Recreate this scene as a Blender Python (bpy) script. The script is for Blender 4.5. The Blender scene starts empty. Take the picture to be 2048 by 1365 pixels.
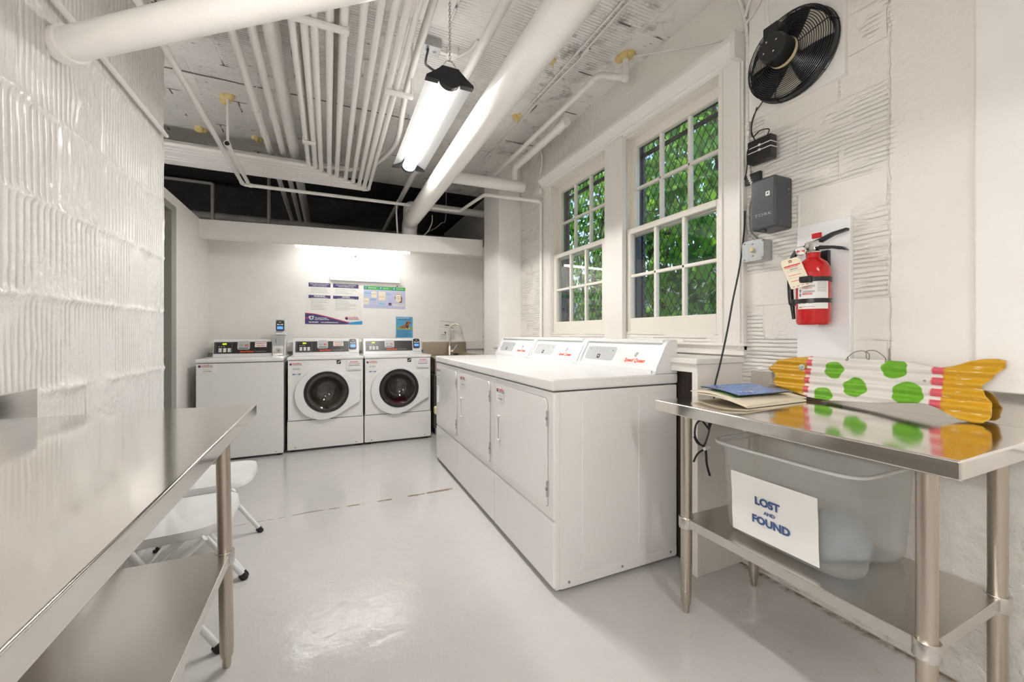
import bpy, bmesh, math, random
from mathutils import Vector, Matrix, noise
random.seed(7)
PI = math.pi
SC = bpy.context.scene
COL = SC.collection

# ------------------------------------------------------------------ camera, world, exposure
cam_d = bpy.data.cameras.new('camera')
cam_d.sensor_width = 36.0
cam_d.lens = 808.0 / 2048.0 * 36.0
cam_d.shift_y = -14.5 / 2048.0
cam_d.clip_start = 0.02
cam = bpy.data.objects.new('camera', cam_d)
COL.objects.link(cam)
cam.location = (0, 0, 1.127)
cam.rotation_euler = (math.radians(90), 0, math.radians(-24.4))
SC.camera = cam

SC.view_settings.view_transform = 'Standard'
SC.view_settings.look = 'None'
SC.view_settings.gamma = 1.0
SC.view_settings.use_curve_mapping = False
SC.view_settings.exposure = 1.33
LAMP = 2.2          # emission of the shop light tubes
LAMP_W = 13.5         # watts thrown down by each shop light
FILL_TUBE = 32.0           # emission of the two added, unseen fill tubes
STRIP = 9.0         # emission of the strip light over the washers
LAMP_COL = (1.0, 0.98, 0.95)

world = bpy.data.worlds.new('world')
SC.world = world
world.use_nodes = True
wn = world.node_tree
wbg = wn.nodes['Background']
sky = wn.nodes.new('ShaderNodeTexSky')
sky.sky_type = 'NISHITA'
sky.sun_disc = False
sky.sun_elevation = math.radians(60)
sky.sun_rotation = math.radians(250)
wn.links.new(sky.outputs[0], wbg.inputs[0])
wbg.inputs[1].default_value = 0.2
sun_d = bpy.data.lights.new('sun', 'SUN')
sun_d.energy = 2.2
sun_d.angle = math.radians(2)
sun_d.color = (1.0, 0.95, 0.85)
sun = bpy.data.objects.new('sun', sun_d)
COL.objects.link(sun)
sun.rotation_euler = (math.radians(12), math.radians(-20), 0)

# ------------------------------------------------------------------ node helpers
def lin(r, g, b):
    f = lambda v: (v/255)/12.92 if v/255 <= 0.04045 else ((v/255+0.055)/1.055)**2.4
    return (f(r), f(g), f(b), 1.0)

class NT:
    """Small node-tree writer."""
    def __init__(s, name):
        s.m = bpy.data.materials.new(name); s.m.use_nodes = True
        s.t = s.m.node_tree; s.b = s.t.nodes['Principled BSDF']
        s.out = s.t.nodes['Material Output']
    def n(s, typ, **kw):
        x = s.t.nodes.new(typ)
        for k, v in kw.items(): setattr(x, k, v)
        return x
    def l(s, a, b): s.t.links.new(a, b)
    def put(s, v, inp):
        if hasattr(v, 'is_output'): s.l(v, inp)
        else: inp.default_value = v
    def math(s, op, a, b=0.0, c=None, clamp=False):
        x = s.n('ShaderNodeMath', operation=op, use_clamp=clamp)
        s.put(a, x.inputs[0]); s.put(b, x.inputs[1])
        if c is not None: s.put(c, x.inputs[2])
        return x.outputs[0]
    def coord(s, kind='Object'):
        return s.n('ShaderNodeTexCoord').outputs[kind]
    def sep(s, v):
        x = s.n('ShaderNodeSeparateXYZ'); s.l(v, x.inputs[0]); return x.outputs
    def comb(s, x, y, z=0.0):
        c = s.n('ShaderNodeCombineXYZ')
        for i, v in enumerate((x, y, z)): s.put(v, c.inputs[i])
        return c.outputs[0]
    def noise(s, vec, scale, detail=3, rough=.5):
        x = s.n('ShaderNodeTexNoise'); s.l(vec, x.inputs['Vector'])
        x.inputs['Scale'].default_value = scale; x.inputs['Detail'].default_value = detail
        x.inputs['Roughness'].default_value = rough
        return x.outputs[0]
    def scale(s, vec, sc):
        x = s.n('ShaderNodeVectorMath', operation='MULTIPLY'); s.l(vec, x.inputs[0]); x.inputs[1].default_value = sc
        return x.outputs[0]
    def ramp(s, v, lo, hi):
        x = s.n('ShaderNodeMapRange', clamp=True); s.l(v, x.inputs[0])
        x.inputs[1].default_value = lo; x.inputs[2].default_value = hi
        return x.outputs[0]
    def mix(s, f, a, b):
        x = s.n('ShaderNodeMix', data_type='RGBA'); s.put(f, x.inputs[0]); s.put(a, x.inputs[6]); s.put(b, x.inputs[7])
        return x.outputs[2]
    def bump(s, h, dist, strength=1.0):
        x = s.n('ShaderNodeBump'); s.l(h, x.inputs['Height']); x.inputs['Distance'].default_value = dist
        x.inputs['Strength'].default_value = strength
        s.l(x.outputs[0], s.b.inputs['Normal'])

MATS = {}
def mat(name, col, rough=.5, metal=0.0, var=.04, bump=0.0, bscale=60, stretch=None, emit=0.0, coat=0.0, spec=.5, vscale=9):
    """Principled material with procedural colour and relief variation."""
    k = NT(name)
    c = k.coord()
    if stretch: c = k.scale(c, stretch)
    nz = k.noise(c, vscale, 3)
    lo = [max(0, x*(1-var)) for x in col[:3]] + [1]
    hi = [min(1, x*(1+var)) for x in col[:3]] + [1]
    k.l(k.mix(nz, lo, hi), k.b.inputs['Base Color'])
    k.b.inputs['Roughness'].default_value = rough
    k.b.inputs['Metallic'].default_value = metal
    k.b.inputs['Specular IOR Level'].default_value = spec
    k.b.inputs['Coat Weight'].default_value = coat
    if bump: k.bump(k.noise(c, bscale, 4), bump)
    if emit:
        k.b.inputs['Emission Color'].default_value = col
        k.b.inputs['Emission Strength'].default_value = emit
    MATS[name] = k.m
    return k.m

WHITE = (.85, .825, .79, 1)
m_paint = mat('smooth_white_paint', WHITE, .42, bump=.0012, bscale=40)
m_wood = mat('white_painted_wood', (.80, .765, .72, 1), .38, bump=.0006, bscale=50, stretch=(1, 1, .2))
m_trimcream = mat('cream_window_paint', (.80, .755, .68, 1), .36, bump=.0005)
m_pipe = mat('white_pipe_paint', (.84, .81, .775, 1), .34, bump=.0012, bscale=55)
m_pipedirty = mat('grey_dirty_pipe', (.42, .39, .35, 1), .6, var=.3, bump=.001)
m_flex = mat('grey_flexible_metal', (.42, .40, .37, 1), .45, metal=.3, var=.15)
m_enamel = mat('white_enamel', (.81, .795, .775, 1), .2, var=.015, bump=.0001, bscale=30)
m_plastic = mat('white_plastic', (.80, .80, .80, 1), .25, var=.015)
m_chair = mat('white_chair_enamel', (.78, .79, .79, 1), .14, var=.015, coat=.3)
m_rubber = mat('black_rubber', (.012, .012, .014, 1), .55, var=.2)
m_black = mat('black_plastic', (.012, .012, .013, 1), .35, var=.2)
m_blackgloss = mat('black_wire_enamel', (.01, .01, .012, 1), .25, var=.2)
m_dark = mat('dark_unpainted_masonry', (.06, .056, .052, 1), .85, var=.5, bump=.01, bscale=9)
m_darkvoid = mat('dark_void_board', (.035, .024, .02, 1), .75, var=.6, bump=.006, bscale=20, stretch=(6, 6, .6))
m_console = mat('charcoal_console_face', (.028, .026, .025, 1), .28, var=.05)
m_grey = mat('grey_display_face', (.50, .51, .51, 1), .3)
m_midgrey = mat('mid_grey_plastic', (.23, .23, .24, 1), .4)
m_recess = mat('lilac_grey_recess', (.40, .40, .47, 1), .35)
m_chrome = mat('chrome', (.75, .74, .72, 1), .12, metal=1)
m_nickel = mat('brushed_nickel', (.62, .57, .50, 1), .28, metal=1)
m_galv = mat('galvanised_steel', (.46, .47, .47, 1), .45, metal=.6, var=.2, vscale=40)
m_box = mat('dark_grey_painted_steel', (.055, .06, .066, 1), .35, metal=.1)
m_red = mat('red_enamel', lin(190, 14, 18), .2, var=.03, coat=.3)
m_redink = mat('red_ink', lin(205, 50, 40), .5)
m_orange = mat('orange_red_ink', lin(225, 75, 40), .5)
m_purple = mat('purple_ink', lin(68, 60, 112), .5)
m_pink = mat('pink_ink', lin(226, 70, 104), .5)
m_blueink = mat('cyan_blue_ink', lin(48, 150, 205), .5)
m_navy = mat('navy_ink', lin(35, 58, 110), .5)
m_signblue = mat('dark_blue_lettering', lin(62, 84, 130), .55)
m_ink = mat('black_ink', (.02, .02, .02, 1), .5)
m_greyink = mat('grey_ink', lin(165, 165, 165), .6)
m_paper = mat('white_paper', lin(232, 230, 226), .6, var=.02)
m_cream = mat('cream_paper', lin(232, 222, 200), .65, var=.04)
m_lavender = mat('lavender_print', lin(190, 194, 220), .5)
m_blueprint = mat('pale_blue_print', lin(150, 185, 220), .5)
m_green = mat('green_print', lin(70, 170, 90), .5)
m_teal = mat('teal_print', lin(50, 140, 130), .5)
m_greenpaper = mat('green_card', lin(88, 140, 78), .6)
m_skyposter = mat('blue_poster_print', lin(85, 160, 200), .45, var=.1)
m_grass = mat('grass_print', lin(140, 170, 90), .5, var=.3, vscale=60)
m_brown = mat('brown_print', lin(150, 95, 50), .5, var=.35, vscale=60)
m_brownd = mat('dark_brown_print', lin(75, 45, 30), .5, var=.3, vscale=60)
m_foam = mat('yellow_foam', lin(228, 204, 138), .6, bump=.004, bscale=60)
m_shim = mat('beige_card', lin(222, 205, 160), .7)
m_lcd = mat('blue_screen', lin(80, 130, 235), .3, emit=.6)
m_led = mat('yellow_green_digits', lin(200, 220, 40), .4, emit=.8)
m_lens = mat('lamp_lens', (*LAMP_COL, 1), .4, emit=LAMP)
m_filltube = mat('fill_tube_lens', (*LAMP_COL, 1), .4, emit=FILL_TUBE)
m_strip = mat('strip_lens', (*LAMP_COL, 1), .4, emit=STRIP)
m_reflector = mat('white_reflector', (.82, .82, .82, 1), .3, var=.02)
def translucent_white():
    k = NT('translucent_white_reflector')
    nz = k.noise(k.scale(k.coord(), (30, 2, 30)), 1, 2)
    k.l(k.mix(nz, (.40, .41, .42, 1), (.46, .47, .48, 1)), k.b.inputs['Base Color'])
    k.b.inputs['Roughness'].default_value = .3
    t = k.n('ShaderNodeBsdfTranslucent'); t.inputs[0].default_value = (.85, .85, .85, 1)
    m = k.n('ShaderNodeMixShader'); m.inputs[0].default_value = .60
    k.l(k.b.outputs[0], m.inputs[1]); k.l(t.outputs[0], m.inputs[2]); k.l(m.outputs[0], k.out.inputs[0])
    return k.m
m_wing = translucent_white()
m_drum = mat('drum_steel', (.30, .28, .26, 1), .3, metal=1)
m_pinkcloth = mat('crimson_cloth', lin(170, 35, 75), .9, bump=.004)
m_bluecloth = mat('pale_blue_cloth', lin(176, 186, 196), .9, bump=.004)
m_beigecloth = mat('beige_cloth', lin(205, 192, 170), .9, bump=.004)
m_doorgrey = mat('grey_green_door_paint', lin(150, 152, 142), .35)
m_doordark = mat('dark_olive_door', lin(70, 70, 64), .4)
m_brass = mat('brass', (.55, .36, .14, 1), .3, metal=1)
m_blade = mat('grey_fan_blade', lin(205, 196, 182), .4)
m_ext = mat('grey_outdoor_render', (.32, .32, .31, 1), .9, bump=.004)
m_leaf = mat('green_leaf', lin(112, 170, 66), .5, var=.45, vscale=3)
m_leafd = mat('dark_green_leaf', lin(62, 112, 44), .5, var=.45, vscale=3)
for m_, c_ in ((m_leaf, lin(150, 205, 70)), (m_leafd, lin(95, 150, 50))):     # thin leaves let light through
    t_ = m_.node_tree; tr_ = t_.nodes.new('ShaderNodeBsdfTranslucent'); tr_.inputs[0].default_value = c_
    mx_ = t_.nodes.new('ShaderNodeMixShader'); mx_.inputs[0].default_value = .5
    t_.links.new(t_.nodes['Principled BSDF'].outputs[0], mx_.inputs[1]); t_.links.new(tr_.outputs[0], mx_.inputs[2])
    t_.links.new(mx_.outputs[0], t_.nodes['Material Output'].inputs[0])
m_bark = mat('brown_bark', (.07, .05, .035, 1), .9)
m_stick = mat('ochre_wire', lin(80, 70, 60), .5)

def steel(name, col, rough, stretch):
    k = NT(name)
    c = k.scale(k.coord(), stretch)
    nz = k.noise(c, 1.0, 3)
    k.l(k.mix(nz, [x*.975 for x in col]+[1], [min(1, x*1.02) for x in col]+[1]), k.b.inputs['Base Color'])
    k.b.inputs['Metallic'].default_value = 1
    r = k.math('MULTIPLY_ADD', nz, .05, rough-.025)
    k.l(r, k.b.inputs['Roughness'])
    return k.m
m_steel = steel('brushed_stainless_top', (.78, .75, .71), .11, (3, 160, 160))
m_steelleg = steel('brushed_stainless_tube', (.55, .49, .42), .3, (90, 90, 3))
m_steelshelf = steel('brushed_stainless_shelf', (.66, .63, .595), .26, (3, 160, 160))
m_sink = steel('warm_stainless_sink', (.50, .44, .35), .32, (3, 3, 160))

def clear(name, tint, gloss=None, ior=1.5):
    k = NT(name)
    t = k.n('ShaderNodeBsdfTransparent'); t.inputs[0].default_value = tint
    g = k.n('ShaderNodeBsdfGlossy'); g.inputs['Roughness'].default_value = .02
    fr_ = k.n('ShaderNodeFresnel')
    bk = k.n('ShaderNodeNewGeometry').outputs['Backfacing']        # same reflectance from both sides of the sheet
    k.l(k.math('MULTIPLY_ADD', bk, 1/ior-ior, ior), fr_.inputs[0])
    nz = k.noise(k.coord(), 3, 2)
    f = k.math('MULTIPLY', fr_.outputs[0], k.math('MULTIPLY_ADD', nz, .1, 2.3), clamp=True)
    mx = k.n('ShaderNodeMixShader')
    k.l(f, mx.inputs[0]); k.l(t.outputs[0], mx.inputs[1]); k.l(g.outputs[0], mx.inputs[2])
    k.l(mx.outputs[0], k.out.inputs[0])
    return k.m
m_glass = clear('window_glass', (.93, .95, .93, 1))
m_doorglass = clear('smoked_door_glass', (.34, .32, .30, 1), ior=1.5)

def tubplastic():
    k = NT('frosted_clear_plastic')
    nz = k.noise(k.scale(k.coord(), (4, 4, 30)), 1.5, 2)
    t = k.n('ShaderNodeBsdfTransparent'); t.inputs[0].default_value = (.96, .97, .97, 1)
    k.b.inputs['Base Color'].default_value = (.72, .72, .70, 1)
    k.b.inputs['Roughness'].default_value = .28
    k.b.inputs['Subsurface Weight'].default_value = 0
    tr = k.n('ShaderNodeBsdfTranslucent'); tr.inputs[0].default_value = (.8, .8, .79, 1)
    m1 = k.n('ShaderNodeMixShader'); m1.inputs[0].default_value = .4
    k.l(k.b.outputs[0], m1.inputs[1]); k.l(tr.outputs[0], m1.inputs[2])
    m2 = k.n('ShaderNodeMixShader')
    k.l(k.math('MULTIPLY_ADD', nz, .03, .36), m2.inputs[0])
    k.l(t.outputs[0], m2.inputs[1]); k.l(m1.outputs[0], m2.inputs[2])
    k.l(m2.outputs[0], k.out.inputs[0])
    return k.m
m_tub = tubplastic()
m_tubrim = mat('milky_plastic_rim', (.56, .56, .54, 1), .25)

def blockwall():
    k = NT('glossy_white_block_paint')
    c = k.coord()
    n1 = k.noise(c, 26, 3, .5); n2 = k.noise(c, 8, 3)
    k.l(k.mix(n2, (.74, .71, .68, 1), (.79, .77, .75, 1)), k.b.inputs['Base Color'])
    k.b.inputs['Roughness'].default_value = .27
    rough = k.ramp(k.noise(c, 3.1, 2), .42, .62)
    k.bump(k.math('MULTIPLY', n1, k.math('MULTIPLY_ADD', rough, 1.2, .2)), .006)
    return k.m
m_block = blockwall()

def rightwall():
    k = NT('grooved_white_block_paint')
    c = k.coord()
    x, y, z = k.sep(c)
    br = k.n('ShaderNodeTexBrick')
    k.l(k.comb(y, z), br.inputs['Vector'])
    br.inputs['Color1'].default_value = (0, 0, 0, 1); br.inputs['Color2'].default_value = (1, 1, 1, 1)
    br.inputs['Mortar'].default_value = (0.5, .5, .5, 1)
    br.inputs['Scale'].default_value = 1; br.inputs['Brick Width'].default_value = .31; br.inputs['Row Height'].default_value = .158
    br.inputs['Mortar Size'].default_value = .006; br.inputs['Mortar Smooth'].default_value = .6
    cell = k.ramp(k.math('ADD', br.outputs['Color'], k.math('MULTIPLY', k.noise(c, 5, 3), .9)), .88, .92)
    wob = k.math('MULTIPLY_ADD', k.noise(k.scale(c, (1, 2, 9)), 3, 2), .012, z)
    g = k.math('SINE', k.math('MULTIPLY', wob, 2*PI/.0185))
    g = k.math('POWER', k.ramp(g, -1, 1), .35)
    plaster = k.ramp(k.math('MULTIPLY_ADD', k.noise(c, 6, 2), .04, y), .775, .80)     # smooth render towards the near end
    low = k.ramp(z, 2.54, 2.50)
    gm = k.math('MULTIPLY', k.math('MULTIPLY', cell, plaster), low)
    gm = k.math('MULTIPLY', gm, k.ramp(k.noise(k.scale(c, (1, .7, 1.6)), 9, 4, .6), .38, .5))
    groove = k.math('MULTIPLY', g, gm)
    mort = k.math('MULTIPLY', k.math('MULTIPLY', br.outputs['Fac'], plaster), low)
    fine = k.noise(c, 38, 5, .6)
    mid = k.noise(c, 13, 3)
    crude = k.ramp(z, .9, .5)
    h = k.math('ADD', k.math('MULTIPLY', groove, .9), k.math('MULTIPLY', mort, .22))
    h = k.math('ADD', h, k.math('MULTIPLY', k.math('ADD', fine, mid), k.math('MULTIPLY_ADD', crude, 1.6, .45)))
    ck = k.math('ABSOLUTE', k.math('SUBTRACT', k.math('MULTIPLY_ADD', k.noise(c, 11, 5, .65), .03, y), .787))
    ck = k.ramp(ck, .004, .001)
    h = k.math('SUBTRACT', h, k.math('MULTIPLY', ck, .45))
    k.bump(h, .006)
    # chips and dirt with shapes of their own
    chip = k.math('MULTIPLY', k.ramp(k.noise(c, 21, 4, .7), .70, .74), k.ramp(k.noise(c, 2.2, 2), .56, .62))
    grime = k.math('MULTIPLY', k.ramp(k.noise(k.scale(c, (1, 1, .6)), 26, 5, .7), .5, .8), k.math('MULTIPLY', k.ramp(z, 2.5, 2.85), k.ramp(y, 2.2, 3.2)))
    col = k.mix(mid, (.785, .745, .69, 1), (.82, .785, .735, 1))
    col = k.mix(k.math('MULTIPLY', grime, .6), col, (.2, .18, .16, 1))
    col = k.mix(k.math('MULTIPLY', ck, k.ramp(k.noise(c, 7, 3), .62, .7)), col, (.3, .25, .21, 1))
    col = k.mix(chip, col, (.16, .13, .11, 1))
    k.l(col, k.b.inputs['Base Color'])
    k.b.inputs['Roughness'].default_value = .45
    return k.m
m_right = rightwall()

def ceilingmat():
    k = NT('grooved_white_ceiling_paint')
    c = k.coord()
    x, y, z = k.sep(c)
    br = k.n('ShaderNodeTexBrick')
    k.l(k.comb(x, y), br.inputs['Vector'])
    br.inputs['Color1'].default_value = (0, 0, 0, 1); br.inputs['Color2'].default_value = (1, 1, 1, 1)
    br.inputs['Scale'].default_value = 1; br.inputs['Brick Width'].default_value = .42; br.inputs['Row Height'].default_value = .46
    br.inputs['Mortar Size'].default_value = .007; br.inputs['Mortar Smooth'].default_value = .3
    cell = k.ramp(br.outputs['Color'], .2, .3)
    g = k.math('SINE', k.math('MULTIPLY', k.math('MULTIPLY_ADD', k.noise(c, 2, 2), .01, y), 2*PI/.021))
    g = k.math('POWER', k.ramp(g, -1, 1), .4)
    gm = k.math('MULTIPLY', cell, k.ramp(k.noise(c, 3.2, 3), .34, .46))
    gm = k.math('MULTIPLY', gm, k.ramp(x, 1.66, 1.62))
    fine = k.noise(c, 30, 4, .6)
    h = k.math('ADD', k.math('MULTIPLY', g, gm), k.math('MULTIPLY', fine, .5))
    h = k.math('SUBTRACT', h, k.math('MULTIPLY', br.outputs['Fac'], .8))
    k.bump(h, .007)
    broken = k.math('MULTIPLY', k.ramp(k.noise(c, 5.5, 3), .55, .60), k.ramp(k.noise(c, 1.1, 2), .40, .46))
    crack = k.math('MULTIPLY', k.ramp(br.outputs['Fac'], .6, .9), broken)
    # long seam across the room
    sy = k.math('ABSOLUTE', k.math('SUBTRACT', k.math('MULTIPLY_ADD', k.noise(c, 2.4, 2), .05, y), 3.42))
    seam = k.math('MULTIPLY', k.ramp(sy, .012, .006), k.ramp(k.noise(c, 1.4, 2), .42, .46))
    chip = k.math('MULTIPLY', k.ramp(k.noise(k.scale(c, (1, 2.2, 1)), 22, 5, .78), .61, .65), k.ramp(k.noise(c, 2.6, 3), .50, .58))
    smudge = k.math('MULTIPLY', k.ramp(k.noise(c, 9, 6, .75), .50, .66), k.math('MULTIPLY', k.ramp(x, .85, 1.2), k.ramp(k.noise(c, 1.9, 2), .46, .6)))
    col = k.mix(k.noise(c, 4, 3), (.86, .83, .79, 1), (.89, .865, .83, 1))
    col = k.mix(k.math('MULTIPLY', smudge, .75), col, (.2, .18, .16, 1))
    dark = k.math('MAXIMUM', k.math('MAXIMUM', crack, seam), chip)
    col = k.mix(k.math('MULTIPLY', dark, .9), col, (.06, .05, .045, 1))
    k.l(col, k.b.inputs['Base Color'])
    k.b.inputs['Roughness'].default_value = .5
    return k.m
m_ceil = ceilingmat()

def floormat():
    k = NT('grey_gloss_floor_paint')
    c = k.coord()
    x, y, z = k.sep(c)
    big = k.noise(c, 1.7, 4, .6); mid = k.noise(c, 9, 4, .6)
    col = k.mix(big, (.53, .515, .50, 1), (.63, .615, .60, 1))
    col = k.mix(k.math('MULTIPLY', k.ramp(mid, .55, .8), .25), col, (.66, .64, .61, 1))
    # cracked joint across the floor
    wob = k.math('MULTIPLY_ADD', k.noise(c, 3, 3), .06, k.math('SUBTRACT', y, 2.87))
    wob = k.math('MULTIPLY_ADD', x, -.02, wob)
    d = k.math('ABSOLUTE', wob)
    seg = k.ramp(k.noise(k.scale(c, (1, .1, 1)), 9, 2), .44, .56)
    wide = k.math('MULTIPLY_ADD', k.math('MULTIPLY', seg, k.ramp(x, -.3, .75)), .012, .0025)
    ck = k.math('MULTIPLY', k.ramp(k.math('SUBTRACT', d, wide), .003, -.001), k.ramp(seg, .1, .5))
    ck = k.math('MULTIPLY', ck, k.math('MULTIPLY', k.ramp(x, -.6, -.4), k.ramp(x, .86, .78)))
    col = k.mix(ck, col, (.27, .21, .14, 1))
    # rusty dirt along the foot of the right wall
    edge = k.math('MULTIPLY', k.ramp(k.math('MULTIPLY_ADD', k.noise(c, 22, 4, .7), .07, x), 1.845, 1.885), k.ramp(x, 1.86, 1.85))
    col = k.mix(k.math('MULTIPLY', edge, k.ramp(k.noise(c, 30, 3), .3, .55)), col, (.16, .11, .05, 1))
    rust = k.math('MULTIPLY', k.ramp(k.noise(c, 14, 5, .7), .60, .72), k.math('MULTIPLY', k.ramp(x, .9, 1.3), k.ramp(y, 1.3, .8)))
    col = k.mix(k.math('MULTIPLY', rust, .45), col, (.36, .26, .14, 1))
    k.l(col, k.b.inputs['Base Color'])
    k.l(k.math('MULTIPLY_ADD', mid, .22, .035), k.b.inputs['Roughness'])
    k.bump(k.math('ADD', k.noise(c, 6, 4, .55), k.math('MULTIPLY', mid, .6)), .006, .55)
    return k.m
m_floor = floormat()

def fishmat():
    """Painted tin fish: u along the body (object x), v up (object y)."""
    k = NT('painted_tin_fish')
    c = k.coord()
    wobn = k.noise(c, 30, 3)
    x, y, z = k.sep(c)
    xw = k.math('MULTIPLY_ADD', wobn, .010, k.math('SUBTRACT', x, .005))
    yw = k.math('MULTIPLY_ADD', k.noise(c, 24, 3), .010, k.math('SUBTRACT', y, .005))
    white = (.72, .69, .64, 1); yel = lin(200, 152, 26); grn = lin(112, 178, 36); pk = lin(208, 88, 98)
    streak = k.noise(k.scale(c, (3, 90, 1)), 1.5, 3)
    col = k.mix(k.ramp(streak, .45, .75), white, (.60, .57, .52, 1))
    for (cx, cy, r) in ((.252, .133, .033), (.437, .154, .037), (.327, .073, .037), (.224, .030, .032), (.479, .069, .041)):
        d = k.math('SQRT', k.math('ADD', k.math('POWER', k.math('SUBTRACT', xw, cx), 2.0), k.math('POWER', k.math('SUBTRACT', yw, cy), 2.0)))
        g2 = k.mix(k.noise(c, 45, 3), grn, lin(90, 150, 30))
        col = k.mix(k.ramp(d, r+.0015, r-.0015), col, g2)
    ridge = k.ramp(k.math('SINE', k.math('MULTIPLY', y, 2*PI/.037)), -.75, -.45)
    worn = k.mix(k.math('MULTIPLY', k.ramp(k.noise(k.scale(c, (20, 120, 1)), 1.2, 4), .62, .68), .8), yel, (.75, .66, .45, 1))
    head = k.ramp(xw, .152, .149); tail = k.ramp(xw, .560, .563)
    col = k.mix(head, col, worn); col = k.mix(tail, col, worn)
    s1 = k.math('MULTIPLY', k.math('MULTIPLY', k.ramp(xw, .147, .151), k.ramp(xw, .172, .168)), ridge)
    s2 = k.math('MULTIPLY', k.math('MULTIPLY', k.ramp(xw, .534, .539), k.ramp(xw, .568, .563)), ridge)
    col = k.mix(k.math('MAXIMUM', s1, s2), col, pk)
    k.l(col, k.b.inputs['Base Color'])
    k.b.inputs['Roughness'].default_value = .32
    k.b.inputs['Coat Weight'].default_value = .2
    k.bump(k.noise(c, 80, 3), .0006)
    return k.m
m_fish = fishmat()

def bookcover():
    k = NT('blue_magazine_cover')
    c = k.coord()
    x, y, z = k.sep(c)
    nz = k.noise(k.scale(c, (3, 12, 1)), 2.2, 4, .6)
    col = k.mix(k.ramp(nz, .3, .7), lin(28, 105, 205), lin(105, 158, 212))
    rock = k.ramp(k.noise(k.scale(c, (9, 9, 1)), 1.2, 4, .6), .55, .62)
    col = k.mix(k.math('MULTIPLY', rock, .7), col, lin(95, 95, 120))
    k.l(col, k.b.inputs['Base Color']); k.b.inputs['Roughness'].default_value = .22
    return k.m
m_cover = bookcover()

# ------------------------------------------------------------------ mesh helpers
def fr(o, x, y):
    """Frame with origin o, local x along x and local y along y."""
    x = Vector(x).normalized(); y = Vector(y).normalized(); z = x.cross(y)
    M = Matrix((x, y, z)).transposed().to_4x4(); M.translation = Vector(o)
    return M

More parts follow.
